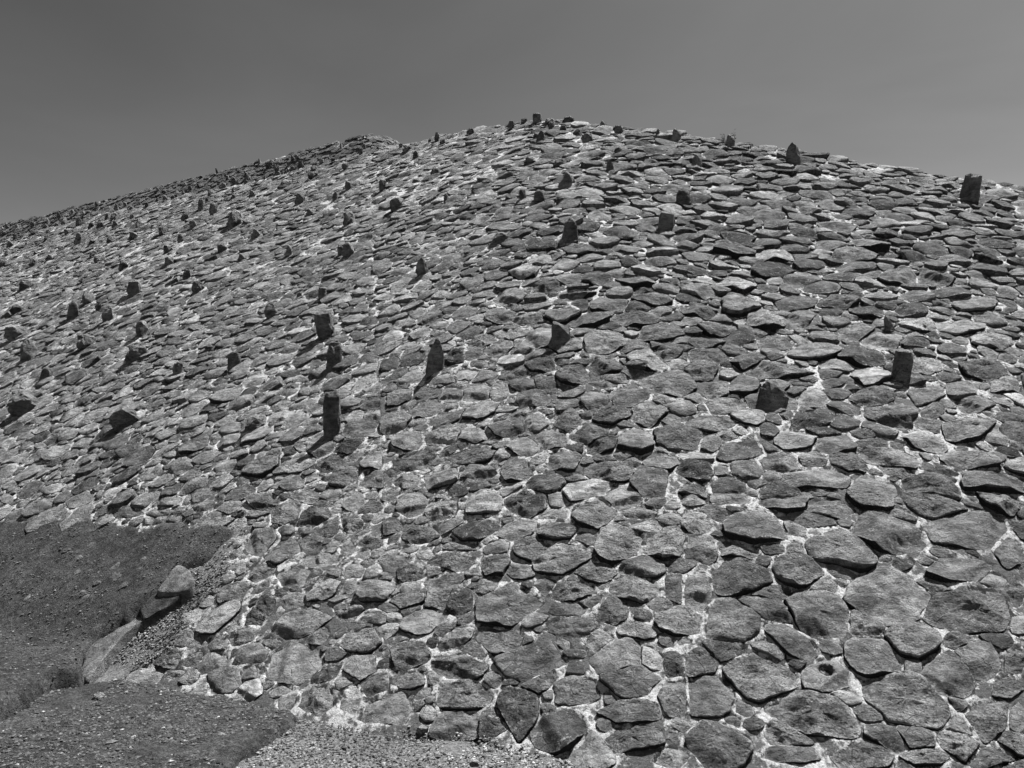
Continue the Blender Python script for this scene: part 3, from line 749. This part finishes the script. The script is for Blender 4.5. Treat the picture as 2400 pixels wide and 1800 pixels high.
proj(0, 600, 2.765, [
 (475,395,75,110,'point'),(575,300,90,80,'point',12),(700,415,80,95,'slab',6),(640,345,45,45,'lump'),(105,530,130,85,'lump'),(190,665,115,130,'point',10,'pointed stone leaning left near the left picture edge'),(300,790,75,75,'point'),
 (920,505,80,100,'post',6),(1760,390,100,100,'slab',14),(2115,525,135,185,'slab',8,'broad upright stone of the close pair left of centre, the upper one'),(1520,725,90,115,'slab'),
 (2160,730,110,200,'slab',0,'upright stone of the close pair left of centre, the lower one'),(890,668,140,105,'lump'),(555,580,110,80,'lump',0,'small jet black jagged lump on the left face'),(1155,765,80,85,'lump'),
 (165,1010,170,135,'lump',5,'rounded boulder stone at the left picture edge with a long shadow'),(830,1100,170,125,'slab',40,'thick stone tilted far to the left above its diagonal shadow'),(1645,1120,120,100,'lump',-10),
 (2150,1165,130,310,'slab',0,'tallest upright projecting stone with a long black shadow'),(1535,310,60,30,'lump'),(115,360,80,55,'lump'),(1360,600,60,35,'lump')])
proj(800, 600, 2.765, [(525,125,95,125,'slab',6,'leaning square topped stone above the middle'),(600,765,145,240,'lens',-4,'almond shaped upright stone with a shadow falling left'),
 (1430,580,170,175,'point',8,'faceted dark block stone at the middle of the slope'),(1925,738,190,75,'lump',0,'low black box shaped projecting stone')])
proj(1600, 600, 2.765, [(580,965,215,165,'point',6,'triangular fin shaped stone with shadow below it on the right'),(1420,800,125,210,'post',-4,'flat topped post like stone on the right side'),(1340,478,60,105,'point',12)])
proj(800, 220, 2.765, [
 (1105,218,48,55,'post'),(1185,188,50,38,'lump'),(1270,187,65,70,'slab',0,'tall square stone standing on the peak against the sky'),(1475,180,80,45,'lump'),(1350,195,80,45,'lump'),(1363,222,45,48,'lump'),(1437,242,50,48),(1692,210,38,42,'point'),
 (1797,243,60,48,'post'),(1293,308,68,75,'lump'),(1530,262,70,38,'lump'),(1600,300,70,55,'lump'),(1795,383,65,45,'post'),(2050,280,30,60,'slab'),(2172,298,75,80,'point'),(620,300,38,62,'post'),(573,308,28,25),
 (655,318,40,35),(838,253,55,38,'lump'),(425,372,60,45,'lump'),(483,408,45,48,'point'),(125,385,30,42),(30,480,60,40,'lump'),(385,345,30,30),(235,330,20,25),(45,615,48,58,'slab'),(268,620,55,75,'slab'),
 (365,745,90,80,'slab',8),(605,515,60,42,'lump'),(680,690,45,55,'point'),(1460,600,100,105,'point',-14,'dark stone leaning right below the peak'),(1742,495,60,72,'slab'),(1178,685,58,80,'slab'),(1282,685,85,75,'point'),(1415,702,60,48,'lump'),
 (1480,950,125,160,'point',0,'large dark pointed stone below the peak'),(1025,960,110,80,'lump',-20),(2100,885,115,135,'slab',-14,'dark stone leaning right on the upper right slope'),(2212,712,100,105,'post',0,'thick rounded post stone on the upper right slope'),
 (1225,440,80,40,'lump'),(1415,460,90,50,'lump'),(50,840,85,90,'lump'),(45,1045,95,95,'lump')])
proj(1600, 220, 2.765, [(90,470,75,85,'point'),(310,332,70,75,'point',-6,'stone on the right skyline with a weed beside it'),(722,460,100,145,'slab',0,'tall upright stone on the right skyline'),(1862,688,110,160,'slab',-10,'leaning fin stone near the right end of the skyline')])
px = np.array([(p[0], p[1]) for p in UPRIGHT])
def slope_only(x, y): return np.minimum(flank(x, y), crest(x, y))
UQ = at(px[:, 0], px[:, 1], 0.02, slope_only)
for i in range(len(UQ)):                                 # feet hidden behind the crest: stand the stone on the crest line
    for dy in range(2, 60, 2):
        if np.linalg.norm(UQ[i]) < 48: break
        UQ[i] = at(px[i, 0], px[i, 1] + dy, 0.02, slope_only)[0]
for i, (x, y, w, h, kind, lean, lab) in enumerate(UPRIGHT):
    q = UQ[i]; d = np.linalg.norm(q - [0, 0, EYE])
    if d > 45: continue
    if slope_only(q[0], q[1]) > 1 and flank(q[0], q[1]) > crest(q[0], q[1]) + 0.05: pass
    rg = np.random.default_rng(100 + i)
    W, Hh = w * d / FPX, h * d / FPX
    vd = np.array([q[0], q[1]]) / np.hypot(q[0], q[1]); bx, by = q[:2] + vd * 0.27 * W
    q = np.array([bx, by, float(slope_only(bx, by))])
    kind = kind or ('point', 'lump', 'slab')[int(rg.integers(3))]
    me = ROCKS[kind][int(rg.integers(len(ROCKS[kind])))]
    _, _, N = frame(q[0], q[1])
    yaw = math.atan2(-q[0], q[1])
    side = np.array([math.cos(yaw), math.sin(yaw), 0])
    up = np.array([0, 0, 1.0]) * 0.72 + N * 0.28
    up /= np.linalg.norm(up)
    up = up - side * (up @ side)                     # upright as seen from the foot of the slope
    up /= np.linalg.norm(up)
    a = math.radians(lean + rg.normal(0, 2.5))
    up = up * math.cos(a) - side * math.sin(a)
    xax = side - up * (side @ up); xax /= np.linalg.norm(xax)
    sgn = 1 if rg.random() < 0.5 else -1
    sgn = sgn if kind != 'point' else 1
    yax = np.cross(up, xax)
    Mx = Matrix(((xax[0], yax[0], up[0], 0), (xax[1], yax[1], up[1], 0), (xax[2], yax[2], up[2], 0), (0, 0, 0, 1)))
    ax = 1.0 / math.sqrt(max(0.3, 1 - (up @ ((q - [0, 0, EYE]) / d)) ** 2))
    rot = Matrix.Rotation(rg.normal(0, 0.25) + (math.pi if sgn < 0 else 0), 4, 'Z')
    o = link("projecting_stone", me, pyramid)
    o.matrix_local = Matrix.Translation(Vector(q - PYO)) @ Mx @ rot @ Matrix.Diagonal((W * 0.88, W * float(np.clip(rg.normal(0.9, 0.12), .65, 1.15)), max(0.62 * Hh * ax, (0.84 if kind == 'post' else 0.94) * Hh * ax - 0.10 * W), 1))
    if lab: o["label"] = lab

# ------------------------------------------------------------------ the next tier, set back, peeping over the left crest
AZ2L, C2L, T2 = AZL, 17.55, 1.30
def tier2(x, y):
    l = T2 * (math.sin(AZ2L) * y + math.cos(AZ2L) * x - C2L)
    az = math.radians(-38.0)
    r = T2 * (-(x - C2X) * math.cos(az) - (y - C2Y) * math.sin(az))
    s = -0.25 * np.logaddexp(-l / 0.25, -r / 0.25)
    return HT - 0.1 + s + 0.05 * np.sin(x * 0.9) * np.sin(y * 0.8)
C2X, C2Y, H2 = -2.17, 24.0, 13.25
def upper_tier():
    n_s, n_t = 420, 70
    root = link("upper_tier", None, pyramid)
    # mortar core as a height field in plan
    xs_ = np.linspace(-50, 3.5, 300); ys_ = np.linspace(18, 64, 260)
    X, Y = np.meshgrid(xs_, ys_)
    S = tier2(X, Y); Z = np.minimum(S, H2) + 0.03 * fbm(np.stack([X, Y, S], -1) * 1.5, 3, 61)
    keep = (S > HT - 1.2) & (S < H2 + 2.5)
    fk = keep[:-1, :-1] & keep[1:, 1:] & keep[:-1, 1:] & keep[1:, :-1]
    q = grid_faces(260, 300).reshape(259, 299, 4)[fk]
    me = mesh_from("mortar_bed", np.stack([X, Y, Z], -1).reshape(-1, 3) - PYO, [q], [M_MORTAR], None, True, None, {"rim": -0.6})
    link("mortar_bed", me, root)
    # facing stones
    n = 90000
    X, Y = RNG.uniform(-46, 2.5, n), RNG.uniform(18, 58, n)
    S = tier2(X, Y); ok = (S > HT - 0.3) & (S < H2 + 0.03); X, Y, S = X[ok], Y[ok], S[ok]
    U, V, N = frame(X, Y, tier2); m = len(X)
    th = np.arange(9) * 2 * math.pi / 9
    a = RNG.uniform(0.11, 0.21, m); b = a * RNG.uniform(0.5, 0.8, m); hgt = RNG.uniform(0.02, 0.06, m)
    C0 = np.stack([X, Y, S], -1); vs_ = [C0 + N * hgt[:, None]]
    for rho, kz in ((0.75, 1.0), (1.0, 0.5), (1.0, -1.0)):
        rr = rho * (1 + 0.22 * RNG.uniform(-1, 1, (m, 9)))
        P = C0[:, None] + (rr * np.cos(th) * a[:, None])[..., None] * U[:, None] + (rr * np.sin(th) * b[:, None])[..., None] * V[:, None] + (hgt * kz)[:, None, None] * N[:, None]
        vs_.append(P)
    Vv = np.concatenate([vs_[0][:, None]] + vs_[1:], 1); k = Vv.shape[1]
    tr, qd = stone_faces(9, 3); o = np.arange(m)[:, None, None] * k
    me = mesh_from("facing_stones", Vv.reshape(-1, 3) - PYO, [(tr[None] + o).reshape(-1, 3), (qd[None] + o).reshape(-1, 4)], [M_STONE], np.repeat(np.clip(RNG.normal(.17, .05, m), .07, .3), k), False, None, {"grain": 0.7})
    link("facing_stones", me, root, kind="stuff")
    # projecting stones
    cnt = 0
    for k2 in range(4000):
        x, y = RNG.uniform(-36, 0.0), RNG.uniform(18, 50)
        s = tier2(np.array(x), np.array(y))
        if s < HT + 1.2 or s > H2 + 0.02 or (s > H2 - 0.35 and RNG.random() < 0.75): continue
        U, V, N = frame(np.array(x), np.array(y), tier2)
        rg = RNG; W = rg.uniform(0.12, 0.25); Hh = W * rg.uniform(0.8, 1.5)
        kind = ('point', 'lump', 'slab')[int(rg.integers(3))]
        up = Vector(N * 0.5 + np.array([0, 0, 0.6])).normalized()
        o = link("projecting_stone", ROCKS[kind][int(rg.integers(3))], root)
        o.matrix_local = Matrix.Translation(Vector((x - PYO[0], y - PYO[1], float(min(s, H2)) - PYO[2]))) @ up.to_track_quat('Z', 'Y').to_matrix().to_4x4() @ Matrix.Rotation(rg.uniform(0, 6.28), 4, 'Z') @ Matrix.Diagonal((W, W, Hh, 1))
        cnt += 1
        if cnt >= 230: break
upper_tier()

# ------------------------------------------------------------------ ground
def ground():
    xs_ = np.linspace(-9, 6, 420); ys_ = np.linspace(1.5, 9.5, 240)
    X, Y = np.meshgrid(xs_, ys_)
    Q = np.stack([X, Y, 0 * X], -1)
    Z = 0.018 * fbm(Q * 1.7, 3, 71) + 0.022 * fbm(Q * 9, 3, 72) - 0.03
    edge = np.minimum.reduce([X + 9, 6 - X, Y - 1.5, 9.5 - Y]); Z = Z * np.clip(edge / 0.4, 0, 1) - 0.02 * (1 - np.clip(edge / 0.4, 0, 1))
    V = np.stack([X, Y, Z], -1).reshape(-1, 3)
    q = grid_faces(240, 420)
    # far apron out to the horizon, butted to the fine patch
    B = 900.0
    ring = np.array([(-9, 1.5), (6, 1.5), (6, 9.5), (-9, 9.5)]); far = np.array([(-B, -B), (B, -B), (B, B), (-B, B)])
    n0 = len(V); A = np.concatenate([np.c_[ring, np.full(4, -0.02)], np.c_[far, np.full(4, -0.02)]])
    q2 = np.array([[n0 + i, n0 + 4 + i, n0 + 4 + (i + 1) % 4, n0 + (i + 1) % 4] for i in range(4)])
    me = mesh_from("ground", np.concatenate([V, A]), [q, q2], [M_GRIT, M_FIELD], None, True, np.r_[np.zeros(len(q)), np.ones(4)])
    link("ground", me, None, kind="structure")
ground()

# ------------------------------------------------------------------ plaster slabs at the foot
def smax(a, b, k): return k * np.logaddexp(a / k, b / k)
def slab(poly, thick, seed, cell, thin_edge=None):
    name = 'plaster_slab'
    x0, y0 = poly[:, 0].min() - 0.1, poly[:, 1].min() - 0.1; x1, y1 = poly[:, 0].max() + 0.1, poly[:, 1].max() + 0.1
    nx, ny = int((x1 - x0) / cell), int((y1 - y0) / cell)
    X, Y = np.meshgrid(np.linspace(x0, x1, nx), np.linspace(y0, y1, ny))
    Q = np.stack([X, Y, 0 * X], -1)
    ed = edge_dist(poly, X, Y) + 0.07 * fbm(Q * 5, 4, seed) + 0.03 * fbm(Q * 22, 3, seed + 1)
    G = smax(flank(X, Y), 0 * X, 0.06)
    t = np.clip(ed / 0.10, 0, 1); t = np.sqrt(np.clip(1 - (1 - t) ** 2, 0, 1))
    if thin_edge is not None:
        dd = np.full(X.shape, 1e9)
        for i in range(len(thin_edge) - 1):
            a = thin_edge[i, :2]; ab = thin_edge[i + 1, :2] - a; tt = np.clip(((X - a[0]) * ab[0] + (Y - a[1]) * ab[1]) / (ab @ ab), 0, 1)
            dd = np.minimum(dd, np.hypot(X - a[0] - tt * ab[0], Y - a[1] - tt * ab[1]))
        f_ = np.clip(dd / 0.8, 0, 1); thick = 0.03 + (thick - 0.03) * f_ * f_ * (3 - 2 * f_)
    top = thick + 0.02 * fbm(Q * 1.6, 3, seed + 2) + 0.012 * fbm(Q * 11, 4, seed + 3) + 0.010 * fbm(Q * 38, 2, seed + 4)
    Z = G - 0.05 + (top + 0.05) * t
    keep = ed > -0.10
    fk = keep[:-1, :-1] & keep[1:, 1:] & keep[:-1, 1:] & keep[1:, :-1]
    q = grid_faces(ny, nx).reshape(ny - 1, nx - 1, 4)[fk]
    used = np.unique(q); remap = np.full(nx * ny, -1); remap[used] = np.arange(len(used))
    ctr = np.array([poly[:, 0].mean(), poly[:, 1].mean(), 0.0])
    me = mesh_from(name, (np.stack([X, Y, Z], -1).reshape(-1, 3) - ctr)[used], [remap[q]], [M_SLAB], None, True, None, {"rim": 0.0})
    def height(x, y):
        i = np.clip(np.round((np.asarray(y) - y0) / (y1 - y0) * (ny - 1)).astype(int), 0, ny - 1); j = np.clip(np.round((np.asarray(x) - x0) / (x1 - x0) * (nx - 1)).astype(int), 0, nx - 1)
        return Z[i, j]
    return me, ctr, height
me, uc, upper_h = slab(upper_poly, UP_TH, 81, 0.018, upper_poly[:10])
upper_root = link("plaster_slab", None, None, uc, label="upper dark plaster slab with broken pale edge stones, lying against the stone slope", category="plaster slab", group="plaster slabs at the foot of the slope")
link("slab_body", me, upper_root)
me, lc, lower_h = slab(lower_poly, LO_TH, 91, 0.016)
lower_root = link("plaster_slab", None, None, lc, label="low dark plaster slab flat on the gravel in the bottom left corner", category="plaster slab", group="plaster slabs at the foot of the slope")
link("slab_body", me, lower_root)
def edge_block(pxs, off, depth, mat, tone, seed, parent, ctr, grain=0.3, tilt=0.0):
    P = poly_at(pxs, off); c = P.mean(0)
    A_ = np.c_[P[:, :2] - c[:2], np.ones(len(P))]; k_ = np.linalg.lstsq(A_, P[:, 2], rcond=None)[0]; P[:, 2] = A_ @ k_     # one flat worn face
    n = len(P); V = []
    fine = []
    for i in range(n):
        for t in np.linspace(0, 1, 5)[:-1]: fine.append(P[i] * (1 - t) + P[(i + 1) % n] * t)
    P = np.array(fine)
    for _ in range(1): P = 0.25 * np.roll(P, 1, 0) + 0.5 * P + 0.25 * np.roll(P, -1, 0)
    NA = len(P)
    rings = []
    for rho, dz in ((.35, 0), (.65, 0), (.90, 0), (.975, -0.003), (1.0, -0.016), (1.01, -depth * .5), (1.0, -depth)):
        q = c + (P - c) * rho; q = q.copy(); q[:, 2] += dz
        nz = fbm(q * 7 + seed, 3, seed)
        q[:, 2] += nz * 0.018 * (rho < .99)
        q[:, :2] += (fbm(q * 9 + seed, 3, seed + 1) * 0.012)[:, None] * (rho > .9)
        rings.append(q)
    cc = rings[0].mean(0)
    V = np.concatenate([cc[None]] + rings)
    tr, qd = stone_faces(NA, len(rings))
    area2 = np.sum(P[:, 0] * np.roll(P[:, 1], -1) - P[:, 1] * np.roll(P[:, 0], -1))
    if area2 < 0: tr, qd = tr[:, ::-1], qd[:, ::-1]
    me = mesh_from("edge_stone", V - ctr, [tr, qd], [mat], tone, True, None, {"grain": grain})
    me.set_sharp_from_angle(angle=math.radians(50))
    return link("edge_stone", me, parent)
edge_block([(418, 1322), (442, 1330), (455, 1352), (456, 1366), (430, 1384), (372, 1390), (366, 1384), (385, 1360), (402, 1338)], 0.13, 0.30, M_PALE, 0.19, 3, upper_root, uc)
edge_block([(326, 1432), (348, 1448), (332, 1460), (298, 1494), (260, 1542), (206, 1588), (190, 1576), (196, 1530), (230, 1488), (276, 1446)], 0.065, 0.22, M_PALE, 0.19, 5, upper_root, uc)
o = edge_block([(366, 1390), (428, 1384), (430, 1392), (396, 1418), (352, 1446), (336, 1452), (328, 1424), (334, 1408)], 0.09, 0.25, M_DARK, 0.09, 7, upper_root, uc, 0.1)  # dark tone stands in for shade on the pale block's front
o["label"] = "dark block painted as the shaded front of the upper pale edge stone"

# pale flakes lying on the upper slab
fl = [(185, 308, 24, 9), (181, 341, 18, 9), (198, 405, 18, 12), (64, 402, 14, 8), (195, 388, 14, 5), (270, 330, 22, 12), (275, 352, 20, 10), (290, 372, 18, 12), (335, 312, 14, 8), (228, 366, 18, 6), (110, 420, 8, 4), (168, 295, 6, 3)]
Vf, Ff = [], []
for i, (x, y, w, h) in enumerate(fl):
    q = at(x, 1150 + (y - 150) * 1.0 if y > 420 else 1150 + y - 150, 0.0, upper_h)[0]
    d = np.linalg.norm(q - [0, 0, EYE]); W = w * d / FPX / 2; D = h * d / FPX
    th = np.arange(7) * 2 * math.pi / 7; r = 1 + 0.3 * RNG.uniform(-1, 1, 7)
    U, V, N = frame(q[0], q[1], lambda a, b: smax(flank(a, b), 0 * a, .06))
    P = q + (r * np.cos(th) * W)[:, None] * U + (r * np.sin(th) * D)[:, None] * V
    me = mesh_from("pale_flake", np.concatenate([(q + N * 0.012)[None], P + N * 0.006, P - N * 0.03]) - uc, list(stone_faces(7, 2)), [M_PALE], 0.19, False, None, {"grain": 0.3})
    link("pale_flake", me, upper_root)

# ------------------------------------------------------------------ loose grit and pebbles
def gravel():
    n = 60000
    cand = np.concatenate([np.c_[RNG.uniform(-3.6, 1.2, n), RNG.uniform(3.0, 6.6, n)], np.c_[RNG.uniform(-5.5, -1.5, n // 2), RNG.uniform(4.8, 8.0, n // 2)]])
    X, Y = cand[:, 0], cand[:, 1]
    on_strip = edge_dist(grit_poly, X, Y) > -0.03
    on_ground = (Y < base_y(X) + 0.02) & (edge_dist(lower_poly, X, Y) < 0.0)
    ok = (on_strip | on_ground) & (edge_dist(upper_poly, X, Y) < 0.02)
    X, Y = X[ok], Y[ok]; m = len(X)
    Z = np.maximum(flank(X, Y), -0.02)
    r = np.exp(RNG.uniform(math.log(0.003), math.log(0.012), m))
    r = np.where(RNG.random(m) < 0.01, r * 1.8, r)
    Vv = np.array([(1, 0, 0), (0, 1, 0), (-1, 0, 0), (0, -1, 0), (0, 0, 1), (0, 0, -1)], float)
    Fv = np.array([(0, 1, 4), (1, 2, 4), (2, 3, 4), (3, 0, 4), (1, 0, 5), (2, 1, 5), (3, 2, 5), (0, 3, 5)])
    ang = RNG.uniform(0, 6.28, m); sc = RNG.uniform(0.5, 1.2, (m, 6, 1)) * Vv[None] * np.array([1.4, 1, 0.7])
    c, s = np.cos(ang)[:, None], np.sin(ang)[:, None]
    V = np.stack([sc[..., 0] * c - sc[..., 1] * s, sc[..., 0] * s + sc[..., 1] * c, sc[..., 2]], -1) * r[:, None, None] + np.stack([X, Y, Z + 0.3 * r + 0.02 * on_strip[ok]], -1)[:, None]
    clump = np.repeat(np.clip(1 + 1.1 * fbm(np.stack([X, Y, 0 * X], -1) * 3.5, 3, 77), 0.3, 1.7), 6)
    tone = clump * np.repeat(np.clip(RNG.normal(0.17, 0.09, m), 0.035, 0.45), 6)
    F = (Fv[None] + (np.arange(m) * 6)[:, None, None]).reshape(-1, 3)
    me = mesh_from("gravel", V.reshape(-1, 3), [F], [M_PEBBLE], tone, False)
    link("gravel", me, None, kind="stuff")
    # grit bed under the strip on the slope
    x0, y0 = grit_poly[:, :2].min(0) - .1; x1, y1 = grit_poly[:, :2].max(0) + .1
    nx, ny = int((x1 - x0) / .02), int((y1 - y0) / .02)
    X, Y = np.meshgrid(np.linspace(x0, x1, nx), np.linspace(y0, y1, ny)); Q = np.stack([X, Y, 0 * X], -1)
    ed = edge_dist(grit_poly, X, Y) + 0.05 * fbm(Q * 5, 3, 97)
    Z = smax(flank(X, Y), 0 * X, 0.03) + 0.012 + 0.02 * fbm(Q * 12, 4, 98) - 0.06 * np.clip(-ed / 0.06, 0, 1)
    keep = ed > -0.06
    fk = keep[:-1, :-1] & keep[1:, 1:] & keep[:-1, 1:] & keep[1:, :-1]
    q = grid_faces(ny, nx).reshape(ny - 1, nx - 1, 4)[fk]
    me = mesh_from("gravel_bed", np.stack([X, Y, Z], -1).reshape(-1, 3), [q], [M_GRIT], None, True)
    link("gravel_bed", me, None, kind="stuff")
gravel()
def clods(name, poly, hfn, n, parent, ctr, seed):
    rg = np.random.default_rng(seed)
    lo, hi = poly[:, :2].min(0), poly[:, :2].max(0)
    X, Y = rg.uniform(lo[0], hi[0], n), rg.uniform(lo[1], hi[1], n)
    ok = (edge_dist(poly, X, Y) > 0.03) & (np.hypot(X, Y) < 10) & (fbm(np.stack([X, Y, 0 * X], -1) * 2.0, 3, seed) > -0.25)
    X, Y = X[ok], Y[ok]; m = len(X); Z = hfn(X, Y)
    r = np.exp(rg.uniform(math.log(0.004), math.log(0.013), m)); r = np.where(rg.random(m) < 0.02, r * 1.8, r)
    Vv = np.array([(1, 0, 0), (0, 1, 0), (-1, 0, 0), (0, -1, 0), (0, 0, 1), (0, 0, -1)], float)
    Fv = np.array([(0, 1, 4), (1, 2, 4), (2, 3, 4), (3, 0, 4), (1, 0, 5), (2, 1, 5), (3, 2, 5), (0, 3, 5)])
    ang = rg.uniform(0, 6.28, m); sc = rg.uniform(0.5, 1.2, (m, 6, 1)) * Vv[None] * np.array([1.5, 1, 0.7]); c, s_ = np.cos(ang)[:, None], np.sin(ang)[:, None]
    V = np.stack([sc[..., 0] * c - sc[..., 1] * s_, sc[..., 0] * s_ + sc[..., 1] * c, sc[..., 2]], -1) * r[:, None, None] + np.stack([X, Y, Z + 0.2 * r], -1)[:, None] - ctr
    tn = np.where(rg.random(m) < 0.03, rg.uniform(0.2, 0.42, m), rg.uniform(0.04, 0.14, m))
    me = mesh_from(name, V.reshape(-1, 3), [(Fv[None] + (np.arange(m) * 6)[:, None, None]).reshape(-1, 3)], [M_PEBBLE], np.repeat(tn, 6), False)
    link(name, me, parent, kind="stuff")
clods("grit", upper_poly, upper_h, 32000, upper_root, uc, 201)
clods("grit", lower_poly, lower_h, 15000, lower_root, lc, 202)
pebs = [(990, 1714, 26, 14, "dark pebble on the gravel below the lowest row of stones"), (1112, 1792, 22, 12, "dark pebble at the bottom edge of the gravel"), (232, 1636, 22, 12, "long chip of stone lying on the low dark slab")]
for i, (x, y, w, h, lab) in enumerate(pebs):
    q = at(x, y, 0.0 if i < 2 else LO_TH)[0]; d = np.linalg.norm(q - [0, 0, EYE]); W = w * d / FPX
    me = rock_mesh("pebble", 40 + i, .7, .9, .6, .12, 12, M_STONE, rows=7)
    o = link("pebble", me, None, q, label=lab, category="pebble", group="loose pebbles at the foot of the slope")
    o.scale = (W, W * .8, W * .5)

# ------------------------------------------------------------------ weeds on the skyline
def weed(px_, py_, hpx, seed, lab):
    rg = np.random.default_rng(seed)
    for dy in range(0, 60, 2):
        q = at(px_, py_ + dy, 0.0, slope_only)[0]; d = np.linalg.norm(q - [0, 0, EYE]); Hh = (hpx + dy) * d / FPX
        if d < 40: break
    r = link("weed", None, None, q, label=lab, category="weed", group="weeds growing on the crest")
    for k in range(3):
        bm = bmesh.new(); pts = []
        lean = rg.normal(0, .18, 2); hk = Hh * (1, .8, .6)[k]
        for t in np.linspace(0, 1, 6): pts.append(Vector((lean[0] * hk * t + .03 * Hh * math.sin(4 * t + k), lean[1] * hk * t, hk * t - 0.03)))
        prev = None
        for j, p in enumerate(pts):
            w = 0.006 * (1 - .6 * j / 5)
            ring = [bm.verts.new(p + Vector((w * math.cos(a), w * math.sin(a), 0))) for a in (0, 2.1, 4.2)]
            if prev:
                for a in range(3): bm.faces.new((prev[a], prev[(a + 1) % 3], ring[(a + 1) % 3], ring[a]))
            prev = ring
        me = bpy.data.meshes.new("stem"); bm.to_mesh(me); bm.free(); me.materials.append(M_LEAF); st = link("stem", me, r)
        bm = bmesh.new()
        for j in range(9):
            p = pts[2 + j % 4] + Vector((0, 0, rg.uniform(0, .03))); a = rg.uniform(0, 6.28); L = Hh * rg.uniform(.10, .2)
            dv = Vector((math.cos(a), math.sin(a), .6)); sd_ = Vector((-math.sin(a), math.cos(a), 0)) * L * .22
            vs2 = [bm.verts.new(v) for v in (p, p + dv * L * .5 + sd_, p + dv * L, p + dv * L * .5 - sd_)]
            bm.faces.new(vs2)
        me = bpy.data.meshes.new("leaves"); bm.to_mesh(me); bm.free(); me.materials.append(M_LEAF); link("leaves", me, st, kind="stuff")
weed(1721, 334, 30, 1, "thin weed behind the pointed stone on the right skyline")
weed(1697, 332, 20, 2, "short weed to the left of the skyline stone")
print("stones", NS, N_PLACED, N_BIG)
